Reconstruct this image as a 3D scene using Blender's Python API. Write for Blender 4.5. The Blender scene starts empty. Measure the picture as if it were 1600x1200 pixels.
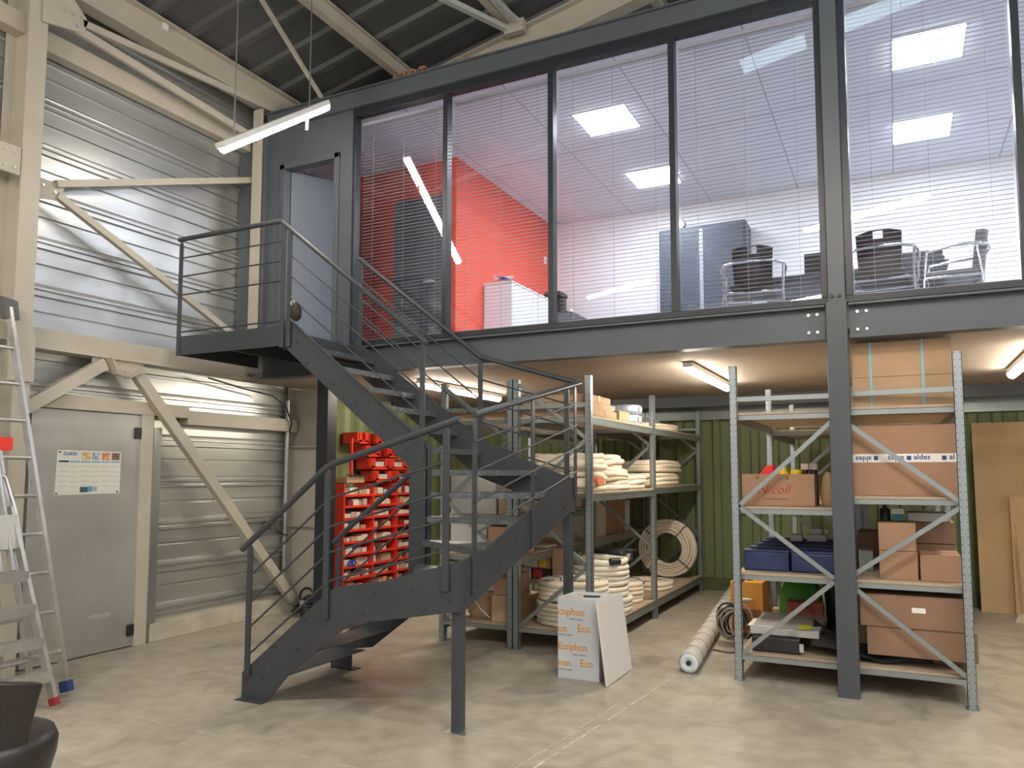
import bpy, bmesh, math, random
from mathutils import Vector, Matrix
random.seed(7)
S = bpy.context.scene
COL = S.collection
PI = math.pi

# ------------------------------------------------------------------ camera
cam_d = bpy.data.cameras.new('camera'); cam = bpy.data.objects.new('camera', cam_d); COL.objects.link(cam)
R = ((0.895918810, 0.444216884, 0.000919082), (-0.0353287312, 0.0733148806, -0.996682903), (-0.442810756, 0.892914491, 0.0813777995))
rx, ry, rz = Vector(R[0]).normalized(), Vector(R[1]), Vector(R[2])
up = (-ry); fw = rz.normalized(); right = rx; up = right.cross(fw).normalized(); right = fw.cross(up).normalized()
M = Matrix(((right.x, up.x, -fw.x, 0), (right.y, up.y, -fw.y, 0), (right.z, up.z, -fw.z, 1.55), (0, 0, 0, 1)))
cam.matrix_world = M
cam_d.sensor_width = 36; cam_d.lens = 1208.7 / 1600 * 36; cam_d.shift_y = 40.66 / 1600; cam_d.clip_start = 0.05
S.camera = cam
# ------------------------------------------------------------------ world and exposure
w = bpy.data.worlds.new('World'); S.world = w; w.use_nodes = True
bg = w.node_tree.nodes['Background']; bg.inputs[0].default_value = (1.0, 0.97, 0.93, 1); bg.inputs[1].default_value = 0.55
S.view_settings.view_transform = 'Standard'; S.view_settings.look = 'None'; S.view_settings.gamma = 1
S.view_settings.exposure = 0.8; S.view_settings.use_curve_mapping = False
WARM = (1.0, 0.90, 0.74); WHITE = (1.0, 0.91, 0.78); COOL = (0.84, 0.90, 1.0)
TUBE_E, SOFFIT_E, PANEL_E, SKY_E = 32, 50, 36, 3

# ------------------------------------------------------------------ materials
MATS = {}
def mat(name, col, rough=0.6, metal=0.0, var=0.0, vscale=4.0, bump=0.0, bscale=40.0, emit=None, estr=0, stretch=(1, 1, 1), spec=0.5):
    if name in MATS: return MATS[name]
    m = bpy.data.materials.new(name); m.use_nodes = True; MATS[name] = m
    nt = m.node_tree; p = nt.nodes['Principled BSDF']
    p.inputs['Base Color'].default_value = (*col, 1); p.inputs['Roughness'].default_value = rough; p.inputs['Metallic'].default_value = metal
    p.inputs['Specular IOR Level'].default_value = spec
    if emit:
        p.inputs['Emission Color'].default_value = (*emit, 1); p.inputs['Emission Strength'].default_value = estr
    if var or bump:
        tc = nt.nodes.new('ShaderNodeTexCoord'); mp = nt.nodes.new('ShaderNodeMapping'); mp.inputs['Scale'].default_value = stretch
        nt.links.new(tc.outputs['Object'], mp.inputs['Vector'])
        if var:
            n = nt.nodes.new('ShaderNodeTexNoise'); n.inputs['Scale'].default_value = vscale; n.inputs['Detail'].default_value = 6
            r = nt.nodes.new('ShaderNodeValToRGB')
            r.color_ramp.elements[0].position = 0.3; r.color_ramp.elements[1].position = 0.7
            r.color_ramp.elements[0].color = (*[max(0, c * (1 - var)) for c in col], 1)
            r.color_ramp.elements[1].color = (*[min(1, c * (1 + var)) for c in col], 1)
            nt.links.new(mp.outputs[0], n.inputs['Vector']); nt.links.new(n.outputs['Fac'], r.inputs[0]); nt.links.new(r.outputs[0], p.inputs['Base Color'])
        if bump:
            n2 = nt.nodes.new('ShaderNodeTexNoise'); n2.inputs['Scale'].default_value = bscale; n2.inputs['Detail'].default_value = 4
            b = nt.nodes.new('ShaderNodeBump'); b.inputs['Strength'].default_value = bump; b.inputs['Distance'].default_value = 0.01
            nt.links.new(mp.outputs[0], n2.inputs['Vector']); nt.links.new(n2.outputs['Fac'], b.inputs['Height']); nt.links.new(b.outputs[0], p.inputs['Normal'])
    return m

beige = mat('beige_paint', (0.50, 0.46, 0.385), 0.5, var=0.06)
anthra = mat('anthracite_paint', (0.046, 0.052, 0.062), 0.42, var=0.08, vscale=3)
frame_m = mat('dark_frame', (0.017, 0.021, 0.029), 0.4)
facade_m = mat('grey_facade_steel', (0.084, 0.096, 0.113), 0.45, var=0.05)
galv = mat('galvanised_sheet', (0.56, 0.57, 0.56), 0.32, 0.72, var=0.16, vscale=2.2, stretch=(1, 0.35, 2))
galv_roof = mat('roof_sheet', (0.15, 0.155, 0.16), 0.5, 0.5, var=0.12, vscale=2)
galv_door = mat('galvanised_door_sheet', (0.50, 0.50, 0.48), 0.45, 0.55, var=0.12, vscale=1.7)
green_m = mat('green_cladding', (0.19, 0.23, 0.10), 0.5, var=0.10, vscale=1.5)
concrete_plinth = mat('plinth_concrete', (0.50, 0.46, 0.38), 0.85, var=0.15, vscale=5, bump=0.3)
steel = mat('bright_steel', (0.62, 0.62, 0.60), 0.3, 0.9)
white_m = mat('white_plastic', (0.75, 0.74, 0.71), 0.45)
black_m = mat('black_plastic', (0.018, 0.018, 0.020), 0.45)
card = mat('cardboard', (0.37, 0.215, 0.135), 0.85, var=0.07, vscale=6)
card2 = mat('cardboard_light', (0.47, 0.31, 0.19), 0.85, var=0.07, vscale=6)
card3 = mat('cardboard_brown', (0.28, 0.165, 0.105), 0.85, var=0.07, vscale=6)
tape_m = mat('brown_tape', (0.36, 0.24, 0.13), 0.3)
osb = mat('particle_board', (0.47, 0.32, 0.18), 0.8, var=0.12, vscale=30)
shelf_m = mat('shelf_board', (0.44, 0.34, 0.24), 0.8, var=0.10, vscale=25)
red_m = mat('red_paint', (0.75, 0.045, 0.025), 0.4)
redwall = mat('red_wall_paint', (0.80, 0.095, 0.05), 0.7)
office_white = mat('office_white_paint', (0.74, 0.74, 0.75), 0.85)
coil_m = mat('cream_insulated_pipe', (0.80, 0.70, 0.56), 0.6, var=0.06, vscale=9)
coil_w = mat('white_hose', (0.82, 0.77, 0.67), 0.55, var=0.05, vscale=9)
chrome = mat('chrome', (0.72, 0.75, 0.78), 0.15, 1.0)
brownleather = mat('dark_brown_leather', (0.032, 0.02, 0.02), 0.45)
blackleather = mat('black_leather', (0.022, 0.018, 0.018), 0.36, bump=0.25, bscale=90)
alu = mat('aluminium', (0.62, 0.61, 0.58), 0.35, 0.85, var=0.1, vscale=12)
navy = mat('navy_crate', (0.022, 0.035, 0.12), 0.45)
orange_m = mat('orange_paint', (0.72, 0.32, 0.055), 0.5)
blue_ink = mat('blue_ink', (0.03, 0.05, 0.25), 0.6)
paper = mat('paper', (0.82, 0.80, 0.74), 0.7)

def rack_mat():
    m = mat('perforated_galvanised_steel', (0.40, 0.44, 0.45), 0.36, 0.75)
    nt = m.node_tree; p = nt.nodes['Principled BSDF']
    tc = nt.nodes.new('ShaderNodeTexCoord'); sp = nt.nodes.new('ShaderNodeSeparateXYZ'); nt.links.new(tc.outputs['Object'], sp.inputs[0])
    def mth(op, a, b=None):
        n = nt.nodes.new('ShaderNodeMath'); n.operation = op
        for i, v in enumerate((a, b)):
            if v is None: continue
            if isinstance(v, (int, float)): n.inputs[i].default_value = v
            else: nt.links.new(v, n.inputs[i])
        return n.outputs[0]
    fr = mth('FRACT', mth('DIVIDE', sp.outputs[2], 0.05)); dz = mth('MULTIPLY', mth('ABSOLUTE', mth('SUBTRACT', fr, 0.5)), 0.05)
    dx = mth('ABSOLUTE', mth('SUBTRACT', mth('ABSOLUTE', sp.outputs[0]), 0.017))
    dy = mth('ABSOLUTE', mth('SUBTRACT', mth('ABSOLUTE', sp.outputs[1]), 0.015))
    d = mth('SQRT', mth('ADD', mth('MULTIPLY', mth('MINIMUM', dx, dy), mth('MINIMUM', dx, dy)), mth('MULTIPLY', dz, dz)))
    hole = mth('LESS_THAN', d, 0.0036)
    mx = nt.nodes.new('ShaderNodeMix'); mx.data_type = 'RGBA'; nt.links.new(hole, mx.inputs[0])
    mx.inputs[6].default_value = (0.35, 0.39, 0.41, 1); mx.inputs[7].default_value = (0.03, 0.03, 0.03, 1)
    nt.links.new(mx.outputs[2], p.inputs['Base Color'])
    return m
rackm = rack_mat()
rackb = mat('galvanised_rack_steel', (0.32, 0.35, 0.35), 0.36, 0.75, var=0.06, vscale=8)

def glass_mat(name, tint=(1, 1, 1), refl=1.0):
    m = bpy.data.materials.new(name); m.use_nodes = True; nt = m.node_tree
    nt.nodes.remove(nt.nodes['Principled BSDF']); out = nt.nodes['Material Output']
    t = nt.nodes.new('ShaderNodeBsdfTransparent'); t.inputs[0].default_value = (*tint, 1)
    g = nt.nodes.new('ShaderNodeBsdfGlossy'); g.inputs['Roughness'].default_value = 0.0; g.inputs[0].default_value = (1, 1, 1, 1)
    f = nt.nodes.new('ShaderNodeFresnel'); f.inputs[0].default_value = 1.5
    mu = nt.nodes.new('ShaderNodeMath'); mu.operation = 'MULTIPLY'; mu.inputs[1].default_value = refl; nt.links.new(f.outputs[0], mu.inputs[0])
    mx = nt.nodes.new('ShaderNodeMixShader'); nt.links.new(mu.outputs[0], mx.inputs[0]); nt.links.new(t.outputs[0], mx.inputs[1]); nt.links.new(g.outputs[0], mx.inputs[2])
    nt.links.new(mx.outputs[0], out.inputs[0]); return m
glass = glass_mat('window_glass', (0.95, 0.96, 0.98), 1.4)

def checker_plate():
    m = mat('checker_plate', (0.16, 0.17, 0.18), 0.34, 0.3)
    nt = m.node_tree; p = nt.nodes['Principled BSDF']
    tc = nt.nodes.new('ShaderNodeTexCoord'); mp = nt.nodes.new('ShaderNodeMapping'); mp.inputs['Rotation'].default_value = (0.6, 0.6, PI / 4)
    v = nt.nodes.new('ShaderNodeTexVoronoi'); v.inputs['Scale'].default_value = 45
    nt.links.new(tc.outputs['Object'], mp.inputs[0]); nt.links.new(mp.outputs[0], v.inputs['Vector'])
    b = nt.nodes.new('ShaderNodeBump'); b.inputs['Strength'].default_value = 0.9; b.inputs['Distance'].default_value = 0.004
    r = nt.nodes.new('ShaderNodeValToRGB'); r.color_ramp.elements[0].position = 0.25; r.color_ramp.elements[0].color = (0.18, 0.19, 0.205, 1)
    r.color_ramp.elements[1].position = 0.5; r.color_ramp.elements[1].color = (0.11, 0.12, 0.135, 1)
    nt.links.new(v.outputs['Distance'], b.inputs['Height']); nt.links.new(v.outputs['Distance'], r.inputs[0])
    nt.links.new(r.outputs[0], p.inputs['Base Color']); nt.links.new(b.outputs[0], p.inputs['Normal']); return m
plate = checker_plate()

def floor_mat():
    m = mat('worn_concrete_floor', (0.42, 0.39, 0.33), 0.42)
    nt = m.node_tree; p = nt.nodes['Principled BSDF']
    tc = nt.nodes.new('ShaderNodeTexCoord')
    def noise(sc, det, dist=0.0, stretch=(1, 1, 1)):
        mp = nt.nodes.new('ShaderNodeMapping'); mp.inputs['Scale'].default_value = stretch; nt.links.new(tc.outputs['Object'], mp.inputs[0])
        n = nt.nodes.new('ShaderNodeTexNoise'); n.inputs['Scale'].default_value = sc; n.inputs['Detail'].default_value = det; n.inputs['Distortion'].default_value = dist
        nt.links.new(mp.outputs[0], n.inputs['Vector']); return n.outputs['Fac']
    def ramp(f, stops):
        r = nt.nodes.new('ShaderNodeValToRGB'); nt.links.new(f, r.inputs[0]); e = r.color_ramp.elements
        e[0].position, e[0].color = stops[0][0], (*stops[0][1], 1); e[1].position, e[1].color = stops[-1][0], (*stops[-1][1], 1)
        for q, c in stops[1:-1]: x = e.new(q); x.color = (*c, 1)
        return r.outputs[0]
    def mix(a, b, f, mode='MIX'):
        x = nt.nodes.new('ShaderNodeMix'); x.data_type = 'RGBA'; x.blend_type = mode
        nt.links.new(a, x.inputs[6]); nt.links.new(b, x.inputs[7])
        if isinstance(f, float): x.inputs[0].default_value = f
        else: nt.links.new(f, x.inputs[0])
        return x.outputs[2]
    base = ramp(noise(0.55, 8, 0.6), [(0.30, (0.34, 0.305, 0.25)), (0.5, (0.43, 0.385, 0.32)), (0.72, (0.52, 0.47, 0.395))])
    fine = ramp(noise(7, 12), [(0.28, (0.72, 0.71, 0.70)), (0.7, (1.12, 1.12, 1.12))])
    c = mix(base, fine, 0.8, 'MULTIPLY')
    scr = ramp(noise(5, 12, 1.5, (0.5, 2.2, 1)), [(0.60, (0, 0, 0)), (0.72, (0.45, 0.45, 0.45))])
    pale = nt.nodes.new('ShaderNodeRGB'); pale.outputs[0].default_value = (0.52, 0.49, 0.43, 1)
    c = mix(c, pale.outputs[0], scr)
    st = ramp(noise(1.3, 9, 2.0, (1.6, 0.7, 1)), [(0.30, (0.5, 0.5, 0.5)), (0.42, (0, 0, 0))])
    drk = nt.nodes.new('ShaderNodeRGB'); drk.outputs[0].default_value = (0.19, 0.165, 0.135, 1)
    c = mix(c, drk.outputs[0], st)
    nt.links.new(c, p.inputs['Base Color'])
    rr = ramp(noise(2.5, 6), [(0.3, (0.28, 0.28, 0.28)), (0.7, (0.52, 0.52, 0.52))]); nt.links.new(rr, p.inputs['Roughness'])
    b = nt.nodes.new('ShaderNodeBump'); b.inputs['Strength'].default_value = 0.12; b.inputs['Distance'].default_value = 0.01
    nt.links.new(noise(14, 8), b.inputs['Height']); nt.links.new(b.outputs[0], p.inputs['Normal'])
    return m

def emis(name, col, s):
    return mat(name, (0.9, 0.9, 0.9), 0.5, emit=col, estr=s)

# ------------------------------------------------------------------ mesh building
class MB:
    def __init__(s): s.v = []; s.f = []; s.sm = []
    def add(s, vs, fs, smooth=False):
        n = len(s.v); s.v += [tuple(q) for q in vs]; s.f += [tuple(i + n for i in f) for f in fs]; s.sm += [smooth] * len(fs); return s
    def box(s, x0, x1, y0, y1, z0, z1):
        return s.add([(x, y, z) for z in (z0, z1) for y in (y0, y1) for x in (x0, x1)], [(0, 2, 3, 1), (4, 5, 7, 6), (0, 1, 5, 4), (2, 6, 7, 3), (0, 4, 6, 2), (1, 3, 7, 5)])
    def frame(s, p0, p1, up=(0, 0, 1)):
        a, b = Vector(p0), Vector(p1); d = (b - a).normalized(); u = Vector(up)
        if abs(d.dot(u)) > 0.99: u = Vector((0, 1, 0))
        sd = d.cross(u).normalized(); u2 = sd.cross(d).normalized(); return a, b, sd, u2
    def bar(s, p0, p1, w, h, up=(0, 0, 1)):
        a, b, sd, u = s.frame(p0, p1, up); vs = []
        for q in (a, b):
            for i, j in ((-1, -1), (1, -1), (1, 1), (-1, 1)): vs.append(q + sd * (i * w / 2) + u * (j * h / 2))
        return s.add(vs, [(3, 2, 1, 0), (4, 5, 6, 7), (0, 1, 5, 4), (1, 2, 6, 5), (2, 3, 7, 6), (3, 0, 4, 7)])
    def ibeam(s, p0, p1, w, h, tf=0.014, tw=0.010, up=(0, 0, 1)):
        a, b, sd, u = s.frame(p0, p1, up)
        for off in (h / 2 - tf / 2, -h / 2 + tf / 2): s.bar(a + u * off, b + u * off, w, tf, up)
        return s.bar(a, b, tw, h - 2 * tf, up)
    def tube(s, pts, r, n=10, cap=True):
        pts = [Vector(p) for p in pts]; rings = []
        for i, p in enumerate(pts):
            d = (pts[min(i + 1, len(pts) - 1)] - pts[max(i - 1, 0)]).normalized()
            if i == 0: nrm = d.orthogonal().normalized()
            else: nrm = (nrm - d * nrm.dot(d)).normalized()
            bn = d.cross(nrm); k = 1.0
            if 0 < i < len(pts) - 1:
                c = (pts[i] - pts[i - 1]).normalized().dot((pts[i + 1] - pts[i]).normalized()); k = 1 / max(0.5, math.sqrt(max(0.01, (1 + c) / 2)))
                k = 1 + (k - 1) * 0.6
            rr = r[i] if isinstance(r, (list, tuple)) else r
            rings.append([p + (nrm * math.cos(2 * PI * j / n) + bn * math.sin(2 * PI * j / n)) * rr * k for j in range(n)])
        vs = [q for g in rings for q in g]; fs = []
        for i in range(len(pts) - 1):
            for j in range(n): fs.append((i * n + j, i * n + (j + 1) % n, (i + 1) * n + (j + 1) % n, (i + 1) * n + j))
        s.add(vs, fs, True)
        if cap:
            s.add(rings[0], [tuple(range(n))[::-1]]); s.add(rings[-1], [tuple(range(n))])
        return s
    def prism(s, poly, axis, a, b):
        # poly: 2d points in the plane of the two other axes (in xyz order), extruded from a to b along axis
        def mk(q, k):
            l = list(q); l.insert(axis, k); return tuple(l)
        n = len(poly); vs = [mk(q, a) for q in poly] + [mk(q, b) for q in poly]
        fs = [tuple(range(n)), tuple(range(2 * n - 1, n - 1, -1))] + [(i, i + n, (i + 1) % n + n, (i + 1) % n) for i in range(n)]
        return s.add(vs, fs)
    def strip(s, prof, axis, a, b, planes):
        # open profile (list of 2d pts) extruded along axis (single sided sheet)
        def mk(q, k):
            l = list(q); l.insert(axis, k); return tuple(l)
        n = len(prof); vs = [mk(q, a) for q in prof] + [mk(q, b) for q in prof]
        return s.add(vs, [(i, i + 1, i + 1 + n, i + n) for i in range(n - 1)])
    def torus(s, c, Rr, r, axis=2, n=32, m=8, sx=1.0, sy=1.0, jit=0.0, ph=0.0, flat=1.0):
        vs = []; e = [Vector((1, 0, 0)), Vector((0, 1, 0)), Vector((0, 0, 1))]
        A = e[axis]; B = e[(axis + 1) % 3]; D = e[(axis + 2) % 3]; c = Vector(c)
        for i in range(n):
            t = 2 * PI * i / n
            wob = jit * (math.sin(2 * t + ph) + 0.6 * math.sin(3 * t + 2.1 * ph))
            dirv = B * (math.cos(t) * sx) + D * (math.sin(t) * sy); pos = c + dirv * (Rr + wob) + A * (jit * 0.6 * math.sin(3 * t + ph * 3))
            dn = dirv.normalized()
            for j in range(m):
                q = 2 * PI * j / m; vs.append(pos + dn * (r * math.cos(q)) + A * (r * flat * math.sin(q)))
        fs = [(i * m + j, i * m + (j + 1) % m, ((i + 1) % n) * m + (j + 1) % m, ((i + 1) % n) * m + j) for i in range(n) for j in range(m)]
        return s.add(vs, fs, True)
    def lathe(s, c, prof, n=20, axis=2):
        e = [Vector((1, 0, 0)), Vector((0, 1, 0)), Vector((0, 0, 1))]; A = e[axis]; B = e[(axis + 1) % 3]; D = e[(axis + 2) % 3]; c = Vector(c)
        vs = [c + A * h + (B * math.cos(2 * PI * i / n) + D * math.sin(2 * PI * i / n)) * max(r, 1e-4) for r, h in prof for i in range(n)]
        fs = [(k * n + i, k * n + (i + 1) % n, (k + 1) * n + (i + 1) % n, (k + 1) * n + i) for k in range(len(prof) - 1) for i in range(n)]
        s.add(vs, fs, True); s.add(vs[:n], [tuple(range(n))[::-1]]); s.add(vs[-n:], [tuple(range(n))]); return s
    def build(s, name, m, parent=None, origin=None, bevel=0.0, label=None):
        o0 = Vector(origin) if origin else Vector((0, 0, 0))
        me = bpy.data.meshes.new(name); me.from_pydata([tuple(Vector(q) - o0) for q in s.v], [], s.f)
        me.polygons.foreach_set('use_smooth', s.sm)
        if bevel or True:
            bm = bmesh.new(); bm.from_mesh(me)
            bmesh.ops.recalc_face_normals(bm, faces=bm.faces); bm.to_mesh(me); bm.free()
        me.update(); o = bpy.data.objects.new(name, me); COL.objects.link(o); o.location = o0
        me.materials.append(m)
        if bevel:
            b = o.modifiers.new('bevel', 'BEVEL'); b.width = bevel; b.segments = 2; b.limit_method = 'ANGLE'
        if parent:
            o.parent = parent; o.location = o0 - WORLD.get(parent.name, Vector((0, 0, 0)))
        WORLD[o.name] = o0.copy()
        if label: o['label'] = label
        return o
WORLD = {}
def tag(o, label=None, cat=None, group=None, kind=None):
    if label: o['label'] = label
    if cat: o['category'] = cat
    if group: o['group'] = group
    if kind: o['kind'] = kind
    return o
def empty(name, loc=(0, 0, 0), label=None, cat=None, group=None, kind=None):
    o = bpy.data.objects.new(name, None); COL.objects.link(o); o.location = loc; o.empty_display_size = 0.1
    WORLD[o.name] = Vector(loc); return tag(o, label, cat, group, kind)
def struct(name, mb, m, **k):
    o = mb.build(name, m, **k); o['kind'] = 'structure'; return o
def text(s, size, loc, ax_r, ax_u, m, name, parent, depth=0.0015, shear=0.0, bold=0.0, sx=1.0):
    c = bpy.data.curves.new('t', 'FONT'); c.body = s; c.size = size; c.extrude = depth; c.shear = shear; c.offset = bold; c.resolution_u = 2
    t = bpy.data.objects.new('t', c); COL.objects.link(t); bpy.context.view_layer.update()
    dg = bpy.context.evaluated_depsgraph_get(); me = bpy.data.meshes.new_from_object(t.evaluated_get(dg))
    bpy.data.objects.remove(t); bpy.data.curves.remove(c)
    r = Vector(ax_r).normalized(); u = Vector(ax_u).normalized(); n = r.cross(u); L = Vector(loc)
    for v in me.vertices: v.co = L + r * (v.co.x * sx) + u * v.co.y + n * v.co.z
    mb = MB(); mb.v = [tuple(v.co) for v in me.vertices]; mb.f = [tuple(p.vertices) for p in me.polygons]; mb.sm = [False] * len(mb.f)
    bpy.data.meshes.remove(me); return mb.build(name, m, parent)
def copy_tree(o, parent=None):
    c = o.copy(); COL.objects.link(c); c.parent = parent; WORLD[c.name] = Vector(o.location)
    for ch in list(o.children): copy_tree(ch, c)
    return c

# ================================================================== SETTING
struct('floor', MB().box(-6.6, 9, -9, 12, -0.15, 0), floor_mat())
# pale joint lines left in the concrete
jl = mat('joint_filler', (0.60, 0.56, 0.49), 0.7, var=0.25, vscale=18)
def joint(name, a, b, wd):
    mb = MB(); n = 46; random.seed(hash(name) % 97 if False else len(name))
    a, b = Vector(a), Vector(b); d = (b - a).normalized(); s = Vector((-d.y, d.x))
    for i in range(n):
        if random.random() < 0.30: continue
        t0 = i / n; t1 = (i + 0.95) / n; p = a.lerp(b, t0); q = a.lerp(b, t1); k = wd * random.uniform(0.4, 1.0); o = s * random.uniform(-0.004, 0.004)
        p += o; q += o
        mb.add([(p.x - s.x * k, p.y - s.y * k, 0.0012), (q.x - s.x * k, q.y - s.y * k, 0.0012), (q.x + s.x * k, q.y + s.y * k, 0.0012), (p.x + s.x * k, p.y + s.y * k, 0.0012)], [(0, 1, 2, 3)])
    struct(name, mb, jl)
joint('trim_1', (-4.54, 3.49), (-2.3, 3.40), 0.005)
joint('trim_2', (-1.80, 3.5), (-1.58, 6.0), 0.011)
joint('trim_3', (-1.88, 3.5), (-1.74, 5.1), 0.007)

# left wall: horizontally ribbed galvanised trays, 400 mm pitch
def ribs_left(z0, z1, off=0.12):
    prof = []; z = z0; xw = -6.335
    pat = [(0.0, 0.0), (0.135, 0.0), (0.143, -0.022), (0.160, -0.022), (0.168, 0.0), (0.285, 0.0), (0.293, 0.028), (0.313, 0.028), (0.321, -0.004), (0.340, -0.004), (0.347, 0.022), (0.366, 0.022), (0.373, -0.012), (0.390, -0.008)]
    while z < z1:
        for dz, dx in pat:
            if z + dz <= z1: prof.append((xw + dx, z + dz))
        z += 0.4
    prof.append((xw, z1)); return prof
lw = MB()
pr_all = ribs_left(2.32 - 2.4, 6.0)
lw.strip(pr_all, 1, -9, 6.95, None)
struct('wall_left', lw, galv)
struct('wall_left_green', MB().strip([(-6.33 + (0.03 if (i // 2) % 2 else 0), 6.95 + i * 0.075) for i in range(52)], 2, 0, 2.55, None), green_m)
# side surface of the wall beyond the portal frame, above the mezzanine floor
struct('wall_left_upper', MB().box(-6.36, -6.30, 6.95, 10.7, 2.5, 6.0), galv)
def back_prof():
    prof = []; x = -6.35
    while x < 9:
        prof += [(x, 10.65), (x + 0.11, 10.65), (x + 0.135, 10.61), (x + 0.215, 10.61), (x + 0.24, 10.65)]; x += 0.25
    return prof
struct('wall_back', MB().strip(back_prof(), 2, 0, 2.62, None), green_m)
struct('baseboard_back', MB().box(-6.3, 9, 10.56, 10.60, 0, 0.16), mat('dark_green_kick_plate', (0.09, 0.11, 0.05), 0.6))
struct('baseboard_left', MB().box(-6.34, -6.18, 5.0, 10.56, 0, 0.168).box(-6.34, -6.18, -9, 3.7, 0, 0.168), concrete_plinth, bevel=0.006)
# roof: ribbed sheet rising to the right, skylight band left open for a translucent panel
def roofz(x): return 5.82 + 0.20 * (x + 6.2)
rf = MB(); ys = []
y = -9.0
while y < 11.2:
    ys += [(y, 0.0), (y + 0.18, 0.0), (y + 0.205, 0.038), (y + 0.275, 0.038), (y + 0.30, 0.0), (y + 0.40, 0)]
    y += 0.42
def roof_part(x0, x1, ya, yb):
    q = [p for p in ys if ya <= p[0] <= yb]
    if not q: return
    vs = [(x, p[0], roofz(x) - p[1]) for x in (x0, x1) for p in q]; n = len(q)
    rf.add(vs, [(i, i + 1, i + 1 + n, i + n) for i in range(n - 1)])
roof_part(-6.6, 9, -9, 2.18); roof_part(-6.6, -1.6, 2.1, 2.5); roof_part(-6.6, 9, 2.4, 11.2)
struct('ceiling', rf, galv_roof)
sk = MB(); sk.add([(-1.6, 2.1, roofz(-1.6)), (9, 2.1, roofz(9)), (9, 2.5, roofz(9)), (-1.6, 2.5, roofz(-1.6))], [(0, 1, 2, 3)])
struct('window_8', sk, emis('skylight_daylight', (0.62, 0.92, 1.0), SKY_E))

# mezzanine slab and office shell
soffit = mat('mezzanine_soffit', (0.34, 0.285, 0.23), 0.8, var=0.06, vscale=1.2)
struct('ceiling_under_mezzanine', MB().box(-6.28, 9, 6.12, 9.9, 2.535, 2.60), soffit)
struct('floor_mezzanine', MB().box(-6.28, 9, 6.06, 10.5, 2.60, 2.785), mat('office_floor', (0.33, 0.33, 0.35), 0.6))
def ceiling_tiles():
    m = mat('ceiling_tiles', (0.74, 0.745, 0.79), 0.85)
    nt = m.node_tree; p = nt.nodes['Principled BSDF']
    tc = nt.nodes.new('ShaderNodeTexCoord'); br = nt.nodes.new('ShaderNodeTexBrick'); br.offset = 0
    br.inputs['Color1'].default_value = (0.74, 0.745, 0.79, 1); br.inputs['Color2'].default_value = (0.72, 0.725, 0.77, 1); br.inputs['Mortar'].default_value = (0.34, 0.34, 0.37, 1)
    br.inputs['Scale'].default_value = 1; br.inputs['Mortar Size'].default_value = 0.006; br.inputs['Brick Width'].default_value = 1.10; br.inputs['Row Height'].default_value = 1.16
    mp = nt.nodes.new('ShaderNodeMapping'); mp.inputs['Location'].default_value = (0.09 * -1 + 0.0, 0.14, 0)
    nt.links.new(tc.outputs['Object'], mp.inputs[0]); nt.links.new(mp.outputs[0], br.inputs[0]); nt.links.new(br.outputs[0], p.inputs['Base Color']); return m
struct('ceiling_office', MB().box(-6.28, 9, 6.20, 10.36, 5.20, 5.215), ceiling_tiles())
struct('wall_office_back', MB().box(-6.28, 9, 10.28, 10.36, 2.785, 5.20), office_white)
struct('wall_office_red_side', MB().box(-4.54, -4.44, 7.5, 10.28, 2.785, 5.20), redwall)
struct('wall_office_red_front', MB().box(-6.28, -4.54, 7.5, 7.6, 2.785, 5.20), redwall)
struct('wall_office_right', MB().box(8.9, 9, 6.2, 10.28, 2.785, 5.2), office_white)
d3 = empty('door_3', (-4.95, 7.48, 2.785), kind='structure')
dlf = MB().box(-5.27, -4.60, 7.455, 7.495, 2.785, 4.78).build('door_leaf', mat('grey_door', (0.10, 0.11, 0.13), 0.5), d3)
MB().tube([(-4.70, 7.45, 3.75), (-4.70, 7.41, 3.75), (-4.82, 7.41, 3.75)], 0.010).build('door_handle', steel, dlf)

# facade steel, posts and glazing
struct('wall_facade_panel', MB().box(-6.32, -5.68, 6.04, 6.10, 2.785, 5.20).box(-4.98, -4.77, 6.04, 6.10, 2.785, 5.20).box(-5.68, -4.98, 6.04, 6.10, 4.745, 5.20), facade_m)
struct('trim_4', MB().box(-5.72, -5.66, 6.015, 6.12, 2.785, 4.79).box(-5.00, -4.94, 6.015, 6.12, 2.785, 4.79).box(-5.72, -4.94, 6.015, 6.12, 4.735, 4.80).box(-5.95, -5.90, 6.0, 6.12, 2.785, 5.2), facade_m, bevel=0.004)
def mezz_beam(name, x0, x1, label):
    t = empty(name, (x0, 6.05, 2.52), label, 'steel beam')
    mb = MB(); mb.box(x0, x1, 5.985, 6.115, 2.760, 2.775).box(x0, x1, 5.985, 6.115, 2.52, 2.535).box(x0, x1, 6.045, 6.057, 2.535, 2.76)
    mb.build('beam', facade_m, t); return t
b1 = mezz_beam('floor_beam', -5.92, -0.43, 'long dark grey steel beam carrying the glazed office, left of the steel post')
b2 = mezz_beam('floor_beam', -0.27, 9.0, 'dark grey steel beam under the office glazing, right of the steel post')
bolt_m = mat('zinc_bolt', (0.62, 0.62, 0.60), 0.35, 0.6)
for bb, xs in ((b1, (-0.545, -0.485)), (b2, (-0.215, -0.155))):
    for x in xs:
        for z in (2.585, 2.715): MB().lathe((x, 6.042, z), [(0.012, -0.012), (0.012, 0.0)], 6, 1).build('bolt', bolt_m, bb)
t = empty('head_beam', (-5.92, 6.05, 5.2), 'dark grey steel beam running along the top of the office glazing', 'steel beam')
MB().box(-5.92, 9, 5.99, 6.11, 5.375, 5.39).box(-5.92, 9, 5.99, 6.11, 5.20, 5.215).box(-5.92, 9, 6.02, 6.03, 5.215, 5.375).build('beam', facade_m, t)
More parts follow.
